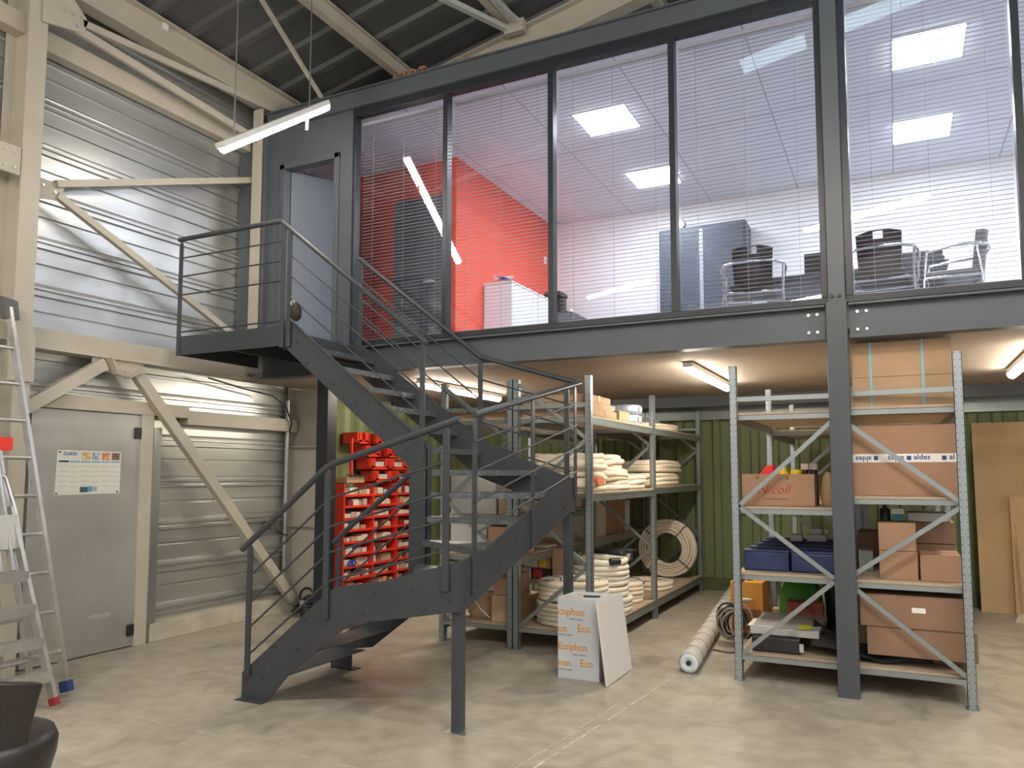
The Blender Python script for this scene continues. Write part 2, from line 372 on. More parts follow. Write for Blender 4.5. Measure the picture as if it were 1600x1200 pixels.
# central post
t = empty('steel_post', (-0.35, 6.02, 0), 'dark grey square steel post in front of the storage racks, bolted to the floor beams', 'steel post')
MB().box(-0.42, -0.28, 5.955, 6.095, 0.0, 2.79).build('lower_shaft', mat('post_grey', (0.065, 0.075, 0.088), 0.42, var=0.05), t, bevel=0.004)
MB().box(-0.402, -0.288, 5.97, 6.08, 2.79, 5.2).build('upper_shaft', facade_m, t, bevel=0.003)
for x in (-0.377, -0.327): MB().lathe((x, 5.965, 2.83), [(0.014, -0.008), (0.014, 0.006)], 12, 1).build('bolt', black_m, t)
t = empty('steel_post', (-5.05, 6.05, 0), 'black steel post below the office doorway, behind the stair', 'steel post')
MB().box(-5.12, -4.985, 5.98, 6.12, 0, 2.52).build('shaft', frame_m, t)

mull = [(-4.77, -4.735), (-3.715, -3.665), (-2.64, -2.59), (-1.565, -1.515), (-0.45, -0.405), (-0.285, -0.235), (0.80, 0.85), (1.90, 1.95), (3.0, 3.05)]
struct('trim_5', MB().box(-4.77, 9, 6.02, 6.11, 2.785, 2.835).box(-4.77, 9, 6.02, 6.11, 5.12, 5.20), frame_m, bevel=0.003)
mm = MB()
for a, b in mull: mm.box(a, b, 6.02, 6.11, 2.835, 5.12)
struct('trim_6', mm, frame_m, bevel=0.003)
slat_m = mat('white_slats', (0.46, 0.46, 0.49), 0.5); cord_m = mat('blind_cord', (0.35, 0.35, 0.38), 0.6)
spans = [(-4.735, -3.715), (-3.665, -2.64), (-2.59, -1.565), (-1.515, -0.45), (-0.235, 0.80), (0.85, 1.90), (1.95, 3.0)]
names = ['white venetian blind beside the doorway, in front of the grey inner door',
         'white venetian blind in the pane where the red wall and white cupboard show',
         'white venetian blind in the pane in front of two square ceiling lights',
         'white venetian blind left of the steel post, in front of the tall cupboard',
         'white venetian blind in the pane right of the steel post',
         'white venetian blind in the last pane at the right edge', 'white venetian blind beyond the right edge of the glazing']
for i, (a, b) in enumerate(spans):
    wn = empty('window_%d' % (i + 1), (a, 6.06, 2.835), kind='structure')
    MB().add([(a, 6.065, 2.835), (b, 6.065, 2.835), (b, 6.065, 5.12), (a, 6.065, 5.12)], [(0, 1, 2, 3)]).build('pane', glass, wn)
    if i == 6: continue
    bl = empty('venetian_blind', (a, 6.14, 5.08), names[i], 'blind', 'venetian blinds behind the office glazing')
    mb = MB(); z = 5.035
    while z > 2.875:
        th = 0.0011; dy = 0.0125; dz = 0.0015
        mb.add([(a + 0.012, 6.14 - dy, z - dz), (b - 0.012, 6.14 - dy, z - dz), (b - 0.012, 6.14 + dy, z + dz), (a + 0.012, 6.14 + dy, z + dz),
                (a + 0.012, 6.14 - dy, z - dz + th), (b - 0.012, 6.14 - dy, z - dz + th), (b - 0.012, 6.14 + dy, z + dz + th), (a + 0.012, 6.14 + dy, z + dz + th)],
               [(0, 1, 2, 3), (7, 6, 5, 4), (0, 4, 5, 1), (1, 5, 6, 2), (2, 6, 7, 3), (3, 7, 4, 0)]); z -= 0.0335
    mb.build('slats', slat_m, bl)
    MB().box(a + 0.01, b - 0.01, 6.125, 6.155, 5.055, 5.085).build('head_rail', slat_m, bl)
    MB().box(a + 0.01, b - 0.01, 6.128, 6.152, 2.850, 2.862).build('bottom_rail', slat_m, bl)
    for k in (0.14, 0.5, 0.86):
        x = a + (b - a) * k; MB().box(x - 0.0012, x + 0.0012, 6.126, 6.1284, 2.86, 5.06).build('cord', cord_m, bl)

# office door leaf standing ajar
d2 = empty('door_2', (-5.665, 6.11, 2.79), kind='structure')
dl = Vector((0.27, 0.46, 0)).normalized(); hp = Vector((-5.665, 6.125, 0)); ep = hp + dl * 0.76
dlf = MB().bar((hp.x, hp.y, 3.765), (ep.x, ep.y, 3.765), 0.04, 1.95).build('door_leaf', mat('blue_grey_door', (0.13, 0.15, 0.18), 0.45), d2, bevel=0.003)
hpt = hp + dl * 0.68
MB().tube([(hpt.x + 0.02, hpt.y - 0.01, 3.80), (hpt.x + 0.06, hpt.y - 0.035, 3.80), (hpt.x + 0.0, hpt.y - 0.14, 3.80)], 0.009).build('door_handle', steel, dlf)
for z in (3.05, 3.75, 4.5): MB().tube([(-5.672, 6.10, z - 0.04), (-5.672, 6.10, z + 0.04)], 0.009).build('hinge', steel, d2)

# metal door in the left wall
d1 = empty('door_1', (-6.2, 4.33, 0), kind='structure')
dlf = MB().box(-6.24, -6.195, 3.83, 4.83, 0.01, 2.075).build('door_leaf', galv_door, d1, bevel=0.003)
for z0 in (1.86, 0.10): MB().box(-6.195, -6.175, 4.765, 4.83, z0, z0 + 0.10).build('hinge', black_m, d1, bevel=0.003)
MB().box(-6.1945, -6.1935, 4.40, 4.60, 0.30, 0.34).build('sticker', mat('faded_sticker', (0.42, 0.40, 0.38), 0.6), dlf)
struct('trim_7', MB().box(-6.30, -6.17, 4.83, 4.955, 0, 2.08).box(-6.32, -6.17, 3.70, 5.35, 2.08, 2.20).box(-6.32, -6.19, 5.35, 6.90, 2.02, 2.16), beige, bevel=0.004)
struct('trim_8', MB().box(-6.32, -6.185, 4.958, 5.055, 0.17, 1.97).box(-6.32, -6.16, 4.955, 4.965, 0.17, 1.97), mat('galvanised_flashing', (0.42, 0.46, 0.46), 0.35, 0.8))

# wall steelwork
def beamthing(name, label, cat, builder, m=beige, part='beam'):
    t = empty(name, builder.v[0], label, cat); builder.build(part, m, t); return t
# column between the two bays, web in the wall's cross direction
t = empty('steel_column', (-6.12, 3.70, 0), 'tall beige steel column beside the grey metal door, left end of the wall braces', 'steel column')
MB().box(-6.015, -6.0, 3.53, 3.68, 2.25, 5.8).box(-6.30, -6.285, 3.53, 3.68, 2.25, 5.8).box(-6.285, -6.015, 3.60, 3.61, 2.25, 5.8).build('upper_shaft', beige, t)
MB().box(-6.03, -6.012, 3.56, 3.69, 0, 2.45).box(-6.28, -6.26, 3.56, 3.69, 0, 2.45).box(-6.26, -6.03, 3.62, 3.63, 0, 2.45).build('lower_shaft', beige, t)
MB().box(-6.01, -5.985, 3.50, 3.70, 2.25, 2.62).build('splice_plate', beige, t)
MB().prism([(3.62, 5.60), (3.78, 5.55), (4.00, 5.34), (3.96, 5.22), (3.62, 5.14)], 0, -5.99, -5.975).build('top_gusset', beige, t)
MB().prism([(3.68, 3.95), (3.99, 3.94), (3.93, 3.80), (3.68, 3.76)], 0, -6.17, -6.155).build('brace_gusset', beige, t)
for y_, z_ in ((3.70, 5.42), (3.79, 5.32), (3.86, 5.33), (3.93, 5.34), (3.90, 5.25)): MB().lathe((-5.975, y_, z_), [(0.011, 0), (0.011, 0.009)], 6, 0).build('bolt', bolt_m, t)
for y_, z_ in ((3.80, 3.89), (3.90, 3.86)): MB().lathe((-6.155, y_, z_), [(0.012, 0), (0.012, 0.01)], 6, 0).build('bolt', bolt_m, t)
t = empty('steel_column', (-6.0, 6.0, 2.72), 'slim beige steel upright between the ribbed wall and the grey office front', 'steel column')
MB().box(-6.085, -5.955, 5.985, 6.0, 2.722, 5.45).box(-6.03, -6.02, 6.0, 6.035, 2.722, 5.45).build('shaft', beige, t)
# side stub with bolted plate toward the next bay
t = empty('bolted_bracket', (-6.0, 3.45, 3.9), 'beige bolted steel plate bracket on the far left, left of the tall beige column', 'bracket')
MB().box(-6.02, -5.995, 3.36, 3.52, 3.84, 4.06).build('plate', beige, t, bevel=0.003)
for y_ in (3.40, 3.47):
    for z_ in (3.89, 4.01): MB().lathe((-5.995, y_, z_), [(0.012, 0), (0.012, 0.012)], 6, 0).build('bolt', bolt_m, t)
MB().bar((-6.10, 2.2, 3.96), (-6.10, 3.40, 3.96), 0.09, 0.09).build('strut', beige, t)
# portal frame column and rafter
t = empty('portal_column', (-6.05, 6.95, 0), 'deep beige portal column at the back end of the left wall, behind the stair', 'steel column')
MB().box(-6.30, -6.28, 6.85, 7.05, 0, 5.5).box(-5.81, -5.79, 6.85, 7.05, 0, 2.52).box(-6.28, -5.81, 6.945, 6.957, 0, 2.52).build('shaft', mat('portal_beige', (0.50, 0.47, 0.40), 0.5, var=0.05), t)  # beige paint a touch greyer than the other steelwork
for z_ in (0.95, 1.85): MB().box(-6.28, -5.81, 6.86, 6.945, z_ - 0.006, z_ + 0.006).build('stiffener', beige, t)
t = empty('drain_pipe', (-6.24, 6.80, 0.2), 'thin zinc pipe on the wall edge beside the portal column', 'pipe')
MB().tube([(-6.25, 6.80, 0.17), (-6.25, 6.80, 2.38)], 0.028, 12).build('pipe', mat('zinc_pipe', (0.42, 0.47, 0.47), 0.35, 0.8), t)
t = empty('rafter', (-4.0, 6.95, 5.6), 'sloping beige roof rafter behind the glazing head beam', 'steel beam')
MB().ibeam((-6.2, 6.95, 5.42), (9, 6.95, 8.46), 0.16, 0.30).build('beam', beige, t)
for i, (x, lab) in enumerate(((-4.76, 'beige roof purlin above the hanging tube light'), (-3.46, 'roof purlin meeting the rafter at the bolted roof node'), (-2.08, 'short visible roof purlin above the head beam, nearest the picture centre top'), (-0.75, 'roof purlin above the third office pane'), (0.55, 'roof purlin above the steel post'), (2.0, 'rightmost roof purlin above the last office pane'))):
    t = empty('purlin', (x, 5, roofz(x) - 0.1), lab, 'roof purlin', 'purlins under the roof sheet')
    MB().ibeam((x, -8.5, roofz(x) - 0.125), (x, 10.9, roofz(x) - 0.125), 0.09, 0.17).build('beam', beige, t)
# eave beam
beamthing('eave_beam', 'large beige steel eave beam along the top of the left wall', 'steel beam', MB().ibeam((-6.09, -8, 5.665), (-6.09, 6.9, 5.665), 0.15, 0.29))
beamthing('wall_girt', 'beige rectangular wall girt high on the left wall, below the eave beam', 'steel beam', MB().box(-6.28, -6.17, 3.70, 6.86, 5.03, 5.20))
beamthing('wall_girt', 'beige wall girt at stair landing height on the left wall', 'steel beam', MB().box(-6.30, -6.17, 3.70, 6.86, 2.56, 2.72).box(-6.30, -6.12, 3.70, 6.86, 2.545, 2.562))
beamthing('wall_girt', 'upper beige girt left of the tall column, cut by the top left corner', 'steel beam', MB().box(-6.28, -6.15, -4, 3.60, 5.07, 5.23))
beamthing('wall_girt', 'short beige girt left of the tall column behind the ladder top', 'steel beam', MB().box(-6.28, -6.15, -4, 3.60, 2.58, 2.72))
beamthing('wall_brace', 'slim beige tie bar just below the eave beam', 'brace', MB().bar((-5.99, 3.96, 5.31), (-5.99, 6.85, 5.585), 0.03, 0.06), part='bar')
beamthing('wall_brace', 'beige diagonal brace descending below the eave beam to the back corner', 'brace', MB().bar((-6.0, 3.90, 5.24), (-6.03, 6.80, 5.06), 0.03, 0.07), part='bar')
beamthing('wall_brace', 'beige brace rising from the column gusset to the office corner', 'brace', MB().bar((-6.15, 3.90, 3.93), (-6.15, 6.80, 4.98), 0.06, 0.06), part='bar')
beamthing('wall_brace', 'beige diagonal brace falling from the column gusset to the stair landing', 'brace', MB().bar((-6.15, 3.92, 3.84), (-6.15, 6.40, 2.74), 0.05, 0.06), part='bar')
# knee bracing over the door
t = empty('knee_brace', (-6.15, 4.5, 2.4), 'beige V shaped knee brace bolted under the girt above the door', 'brace')
MB().prism([(4.30, 2.55), (4.80, 2.55), (4.80, 2.44), (4.70, 2.40), (4.38, 2.44), (4.30, 2.50)], 0, -6.17, -6.155).build('gusset', beige, t)
MB().bar((-6.12, 4.70, 2.45), (-6.12, 6.80, 0.14), 0.07, 0.10).build('long_leg', beige, t)
MB().bar((-6.12, 4.38, 2.49), (-6.12, 3.68, 2.03), 0.07, 0.10).build('short_leg', beige, t)
MB().bar((-6.10, 4.42, 2.55), (-6.10, 4.48, 2.41), 0.09, 0.012).bar((-6.10, 4.60, 2.39), (-6.10, 4.74, 2.47), 0.09, 0.012).build('end_plates', beige, t)
for y_, z_ in ((4.36, 2.51), (4.44, 2.46), (4.62, 2.45), (4.70, 2.50)): MB().lathe((-6.155, y_, z_), [(0.010, 0), (0.010, 0.009)], 6, 0).build('bolt', bolt_m, t)
# roof bracing
beamthing('roof_brace', 'pale angle iron roof brace running to the bolted node, at picture top centre', 'brace', MB().bar((-3.98, 5.2, roofz(-3.98) - 0.26), (-3.42, 6.86, roofz(-3.42) - 0.26), 0.06, 0.05).bar((-3.40, 5.9, roofz(-3.4) - 0.24), (-3.30, 6.86, roofz(-3.3) - 0.24), 0.04, 0.04), mat('pale_steel', (0.60, 0.64, 0.64), 0.4, 0.3), 'bar')
t = empty('roof_node', (-3.36, 6.86, 5.95), 'bolted plate where roof braces meet the rafter', 'bracket')
MB().box(-3.47, -3.25, 6.80, 6.87, roofz(-3.36) - 0.33, roofz(-3.36) - 0.2).build('plate', beige, t)
for k in range(4): MB().lathe((-3.45 + 0.06 * k, 6.80, roofz(-3.36) - 0.27), [(0.012, -0.012), (0.012, 0)], 6, 1).build('bolt', bolt_m, t)
beamthing('roof_brace', 'thin beige sag bar slanting down behind the right end of the hanging tube light', 'brace', MB().bar((-4.78, 4.65, 5.70), (-5.20, 6.05, 5.42), 0.025, 0.045), part='bar')

# under mezzanine back rails
t = empty('back_rail', (-6, 10.52, 2.3), 'galvanised horizontal rail across the top of the green back wall', 'rail')
MB().box(-6.2, 6, 10.50, 10.58, 2.27, 2.47).box(-6.2, 6, 10.46, 10.50, 2.27, 2.30).build('rail', rackb, t)
t = empty('rear_beam', (-6, 9.9, 2.4), 'dark grey steel beam under the rear edge of the mezzanine', 'steel beam')
MB().box(-6.28, 9, 9.90, 10.02, 2.40, 2.62).build('beam', facade_m, t)
# =================================================================== LIGHTS
def tube_light(name, label, p0, p1, e, col, housing=0.09, group=None, face=(0, 0, -1)):
    a, b = Vector(p0), Vector(p1); d = (b - a).normalized()
    t = empty(name, a, label, 'ceiling light', group)
    sd = d.cross(Vector((0, 0, 1))).normalized(); u = sd.cross(d).normalized()
    mb = MB(); mb.bar(a + u * 0.035, b + u * 0.035, housing, 0.045); mb.build('housing', white_m, t, bevel=0.006)
    n = 10; vs = []; 
    for q in (a + d * 0.02, b - d * 0.02):
        for k in range(n + 1):
            an = PI + PI * k / n; vs.append(q + sd * (math.cos(an) * housing * 0.47) + u * (math.sin(an) * 0.045 + 0.012))
    m2 = MB(); m2.add(vs, [(k, k + 1, k + n + 2, k + n + 1) for k in range(n)], True); m2.add(vs[:n + 1], [tuple(range(n + 1))]); m2.add(vs[n + 1:], [tuple(range(n + 1))])
    m2.build('diffuser', emis('tube_' + name + '_%g' % e, col, e), t)
    return t, sd, u
t, sd, u = tube_light('hanging_tube_light', 'lit tube light hanging on wires in front of the office doorway', (-4.63, 4.23, 4.06), (-4.60, 5.43, 4.93), TUBE_E, WHITE)
for f, top in ((0.10, 5.9), (0.80, 5.9)):
    p = Vector((-4.63, 4.23, 4.06)).lerp(Vector((-4.60, 5.43, 4.93)), f); MB().tube([p + Vector((0, 0, 0.06)), (p.x, p.y, roofz(p.x) - 0.03)], 0.006, 6).build('hanging_wire', rackb, t)
pz = Vector((-4.63, 4.23, 4.06)).lerp(Vector((-4.60, 5.43, 4.93)), 0.78)
MB().box(pz.x - 0.008, pz.x + 0.008, pz.y - 0.01, pz.y + 0.01, pz.z - 0.14, pz.z - 0.02).build('clip', white_m, t)
tube_light('ceiling_tube_light', 'lit tube light under the mezzanine seen through the stair railings', (-4.42, 6.75, 2.47), (-4.42, 8.55, 2.47), SOFFIT_E, WARM)
tube_light('ceiling_tube_light', 'lit tube light under the mezzanine between the two storage racks', (-1.62, 6.75, 2.47), (-1.62, 8.55, 2.47), SOFFIT_E, WARM)
tube_light('ceiling_tube_light', 'lit tube light under the mezzanine at the right edge', (1.0, 6.75, 2.47), (1.0, 8.55, 2.47), SOFFIT_E, WARM)
def lamp_bounce(p0, p1, label):
    tt, _, _ = tube_light('hall_tube_light', label, p0, p1, 118, WHITE, 0.12)
    for f in (0.15, 0.85):
        p = Vector(p0).lerp(Vector(p1), f); MB().tube([p + Vector((0, 0, 0.06)), (p.x, p.y, roofz(p.x) - 0.03)], 0.006, 6).build('hanging_wire', rackb, tt)
lamp_bounce((-4.55, 0.06, 4.5), (-3.30, 0.75, 4.5), 'lit hall tube light mirrored faintly in the third office pane')
lamp_bounce((-0.90, 2.28, 4.5), (0.42, 2.98, 4.5), 'lit hall tube light mirrored across the steel post')
lamp_bounce((1.6, -0.6, 4.8), (2.9, 0.1, 4.8), 'added unseen tube light brightening the hall, behind the viewer on the right')  # this lamp and the next two are unseen, added to brighten the hall
lamp_bounce((-2.4, -3.6, 4.8), (-1.1, -2.9, 4.8), 'added unseen tube light brightening the hall, far behind the viewer')
lamp_bounce((3.4, 3.0, 4.8), (4.7, 3.7, 4.8), 'added unseen tube light brightening the hall, right of the view')
for x0, y0, lab in ((-2.84, 7.09, 'square ceiling light panel nearest the glass, seen through the third office pane'), (-2.84, 8.82, 'square ceiling light panel beyond the first, cut by the window bar'), (0.09, 7.0, 'upper square ceiling light panel right of the steel post'), (0.09, 8.75, 'lower square ceiling light panel right of the steel post'),
                    (3.0, 7.0, 'ceiling light panel beyond the right edge of the glazing, near the glass'), (3.0, 8.75, 'ceiling light panel beyond the right edge of the glazing, further back')):
    t = empty('ceiling_light_panel', (x0, y0, 5.19), lab, 'ceiling light', 'square office light panels')
    MB().box(x0, x0 + 0.55, y0, y0 + 0.58, 5.190, 5.1985).build('frame', white_m, t)
    MB().box(x0 + 0.01, x0 + 0.54, y0 + 0.01, y0 + 0.57, 5.184, 5.1895).build('diffuser', emis('led_panel', COOL, PANEL_E), t)
tag(MB().box(-6.14, -6.06, 4.80, 4.86, roofz(-6.1) - 0.10, roofz(-6.1) - 0.03).build('detector', white_m, bevel=0.004), 'small white box under the roof sheet at top left', 'detector')

# =================================================================== STAIRCASE
st = empty('steel_staircase', (-4.0, 4.5, 0), 'dark grey steel half turn staircase with railings climbing to the office door', 'staircase')
T = 0.012
def stringer(poly, axis, k, s=1): MB().prism(poly, axis, k, k + T * s).build('stringer', anthra, st)
# outer stringer of the lower flight, plane Y=4.1 (X,Z)
stringer([(-4.115, 0.0), (-4.115, 0.175), (-4.045, 0.228), (-3.372, 0.775), (-3.30, 0.81), (-2.94, 0.868), (-2.40, 1.013), (-2.384, 1.018), (-2.384, 0.72), (-2.79, 0.648), (-3.18, 0.583), (-3.343, 0.471), (-3.70, 0.202), (-3.885, 0.0)], 1, 4.09)
# outer stringer along X=-2.38 (Y,Z)
stringer([(4.09, 1.02), (4.27, 1.046), (4.37, 1.056), (4.80, 1.192), (5.25, 1.345), (5.59, 1.455), (5.96, 1.52), (5.96, 1.235), (5.86, 1.235), (5.74, 1.20), (4.63, 0.87), (4.39, 0.79), (4.15, 0.725), (4.09, 0.715)], 0, -2.382)
# far stringer plane Y=5.95
stringer([(-4.65, 2.63), (-4.65, 2.84), (-4.60, 2.80), (-3.20, 1.815), (-2.59, 1.573), (-2.37, 1.50), (-2.37, 1.235), (-2.62, 1.29), (-3.28, 1.52), (-4.60, 2.50)], 1, 5.95)
# inner stringer upper flight Y=5.0
stringer([(-4.65, 2.63), (-4.65, 2.86), (-4.62, 2.86), (-3.19, 1.77), (-3.19, 1.47), (-3.30, 1.55), (-4.56, 2.55)], 1, 5.00)
# inner stringer lower flight
stringer([(-4.10, 0.0), (-4.115, 0.175), (-3.34, 0.76), (-3.19, 0.86), (-3.19, 0.60), (-3.34, 0.47), (-3.70, 0.202), (-3.90, 0.17), (-3.90, 0.0)], 1, 5.02)
# newel plates at the turn
MB().prism([(-3.345, 0.50), (-3.345, 1.60), (-3.325, 1.66), (-3.27, 1.735), (-3.19, 1.735), (-3.19, 0.50)], 1, 4.985, 4.998).build('newel_plate', anthra, st)
MB().box(-3.20, -3.188, 4.985, 5.045, 0.50, 1.78).build('newel_plate', anthra, st)
# treads
def tread_poly(poly, z, front):
    mb = MB(); n = len(poly)
    vs = [(x, y, z - 0.006) for x, y in poly] + [(x, y, z) for x, y in poly]
    mb.add(vs, [tuple(range(n))[::-1], tuple(range(n, 2 * n))] + [(i, (i + 1) % n, (i + 1) % n + n, i + n) for i in range(n)])
    a, b = front; mb.bar((a[0], a[1], z - 0.0225), (b[0], b[1], z - 0.0225), 0.005, 0.045)
    mb.build('tread', plate, st, origin=(poly[0][0], poly[0][1], z))
RI = 0.175
for k in (1, 2, 3):
    x0 = -4.02 + 0.232 * (k - 1); tread_poly([(x0, 4.10), (x0 + 0.25, 4.10), (x0 + 0.25, 5.02), (x0, 5.02)], RI * k, ((x0, 4.103), (x0, 5.017)))
N = Vector((-3.27, 4.985)); X1, Y0, Y1 = -2.384, 4.104, 5.948
def hit(an):
    d = Vector((math.cos(an), math.sin(an))); ts = []
    if d.x > 1e-6: ts.append((X1 - N.x) / d.x)
    if d.y < -1e-6: ts.append((Y0 - N.y) / d.y)
    if d.y > 1e-6: ts.append((Y1 - N.y) / d.y)
    return N + d * min(ts)
for i in range(6):
    a0 = math.radians(-90 + 30 * i); a1 = math.radians(-90 + 30 * (i + 1) + 3)
    p0, p1 = hit(a0), hit(min(a1, PI / 2)); poly = [tuple(N + Vector((math.cos(a0), math.sin(a0))) * 0.08), tuple(p0)]
    for c in ((X1, Y0), (X1, Y1)):
        ca = math.atan2(c[1] - N.y, c[0] - N.x)
        if a0 < ca < a1: poly.append(c)
    poly += [tuple(p1), tuple(N + Vector((math.cos(a1), math.sin(a1))) * 0.08)]
    tread_poly(poly, RI * (4 + i), (poly[0], poly[1]))
for k in range(10, 16):
    x0 = -3.25 - 0.2315 * (k - 10); tread_poly([(x0, 5.012), (x0, 5.948), (x0 - 0.257, 5.948), (x0 - 0.257, 5.012)], RI * k, ((x0, 5.015), (x0, 5.945)))
# landing
MB().box(-5.92, -4.65, 5.0, 5.98, 2.765, 2.775).build('landing_plate', plate, st)
MB().box(-5.93, -4.65, 4.985, 4.998, 2.635, 2.81).box(-5.93, -5.918, 4.998, 5.98, 2.635, 2.81).box(-4.662, -4.65, 4.998, 5.98, 2.60, 2.765).box(-5.3, -5.288, 5.0, 5.98, 2.64, 2.765).build('landing_frame', anthra, st)
# legs
for x, y, h in ((-2.415, 4.145, 0.73), (-2.415, 5.90, 1.24)):
    lg = MB().box(x - 0.032, x + 0.032, y - 0.032, y + 0.032, 0.006, h).build('leg', anthra, st, bevel=0.003)
    q = MB().prism([(x - 0.07, y - 0.06), (x + 0.075, y - 0.055), (x + 0.07, y + 0.065), (x - 0.075, y + 0.06)], 2, 0.0, 0.006).build('base_plate', steel, st)
MB().box(-4.12, -3.88, 4.03, 4.10, 0, 0.006).box(-4.12, -3.88, 5.03, 5.12, 0, 0.006).build('foot_plate', anthra, st)
# bolts
def stair_bolt(c, prof, n, ax): MB().lathe(c, prof, n, ax).build('bolt', anthra, st)
for x, z in ((-3.93, 0.16), (-3.82, 0.38), (-3.62, 0.38), (-3.57, 0.58), (-3.40, 0.55), (-3.1, 0.66), (-3.0, 0.80), (-2.72, 0.83), (-2.62, 0.72), (-2.45, 0.92), (-2.45, 0.79)): stair_bolt((x, 4.09, z), [(0.010, -0.008), (0.010, 0)], 8, 1)
for x, z in ((-4.52, 2.66), (-4.40, 2.47), (-4.28, 2.50), (-4.12, 2.28), (-4.02, 2.32), (-3.88, 2.10), (-3.76, 2.13), (-3.62, 1.92), (-3.52, 1.95), (-3.38, 1.74)): stair_bolt((x, 5.0, z), [(0.010, -0.008), (0.010, 0)], 8, 1)
for y, z in ((4.14, 0.78), (4.14, 0.95), (4.30, 0.86), (4.50, 1.0), (4.62, 0.95), (4.85, 1.10), (4.98, 1.04), (5.20, 1.24), (5.35, 1.16), (5.55, 1.36), (5.70, 1.28), (5.90, 1.42)): stair_bolt((-2.37, y, z), [(0.010, 0), (0.010, 0.008)], 8, 0)
# handrails and rails
HR, RR = 0.0215, 0.0075
hr = lambda pts: MB().tube(pts, HR, 14).build('handrail', anthra, st)
rl = lambda pts: MB().tube(pts, RR, 8).build('rail', anthra, st)
hr([(-4.13, 4.075, 1.015), (-3.40, 4.075, 1.585), (-3.34, 4.075, 1.612), (-2.375, 4.075, 1.878)])
for dz in (0, 0.187, 0.355, 0.54): rl([(-4.06, 4.075, 0.83 - dz), (-3.38, 4.075, 1.37 - dz), (-3.34, 4.075, 1.39 - dz), (-2.45, 4.075, 1.625 - dz)])
hr([(-2.355, 4.22, 1.915), (-2.355, 6.02, 2.30)])
for za, zb in ((1.748, 2.13), (1.56, 1.95), (1.373, 1.763), (1.175, 1.57)): rl([(-2.355, 4.24, za), (-2.355, 5.96, zb)])
hr([(-4.63, 5.965, 3.632), (-4.605, 5.965, 3.622), (-3.267, 5.965, 2.573), (-2.355, 5.965, 2.30)])
for dz in (0, 0.185, 0.375, 0.55): rl([(-4.605, 5.965, 3.42 - dz), (-3.267, 5.965, 2.375 - dz), (-2.42, 5.965, 2.12 - dz)])
hr([(-5.96, 4.985, 3.73), (-4.72, 4.985, 3.73), (-4.69, 4.985, 3.715), (-3.20, 4.985, 2.545)])
for dz in (0, 0.18, 0.365, 0.56): rl([(-4.60, 4.985, 3.425 - dz), (-3.24, 4.985, 2.36 - dz)])
for z in (3.55, 3.375, 3.20, 2.85): rl([(-5.93, 4.985, z), (-4.67, 4.985, z)])
hr([(-3.30, 5.0, 1.58), (-3.90, 5.0, 1.139), (-4.08, 5.0, 0.99)])
for dz in (0.19, 0.37, 0.55, 0.73): rl([(-3.33, 5.01, 1.56 - dz), (-4.06, 5.01, 1.0 - dz)])
def post(x, y, z0, z1, wx=0.045, wy=0.012, along='x'):
    mb = MB(); a, b = (wx, wy) if along == 'x' else (wy, wx)
    if along == 'x': mb.prism([(x - a / 2, z0), (x + a / 2, z0), (x + a / 2, z1 - 0.05), (x + 0.008, z1), (x - 0.008, z1), (x - a / 2, z1 - 0.05)], 1, y - b / 2, y + b / 2)
    else: mb.prism([(y - b / 2, z0), (y + b / 2, z0), (y + b / 2, z1 - 0.05), (y + 0.008, z1), (y - 0.008, z1), (y - b / 2, z1 - 0.05)], 0, x - a / 2, x + a / 2)
    mb.build('post', anthra, st)
post(-4.055, 4.075, 0.15, 1.06); post(-3.385, 4.075, 0.60, 1.585); post(-2.47, 4.075, 0.84, 1.84)
post(-2.360, 4.235, 0.80, 1.90, along='y'); post(-2.360, 5.10, 1.02, 2.10, along='y'); post(-2.360, 5.93, 1.36, 2.27, along='y')
post(-4.60, 5.965, 2.68, 3.61); post(-3.27, 5.965, 1.66, 2.56); post(-2.45, 5.965, 1.40, 2.30)
post(-4.67, 4.985, 2.62, 3.71); post(-4.60, 4.985, 2.62, 3.64); post(-3.24, 4.985, 1.60, 2.56); post(-5.925, 4.985, 2.63, 3.71)
post(-3.34, 5.005, 0.72, 1.56, 0.04); post(-4.03, 5.005, 0.15, 1.02, 0.04)
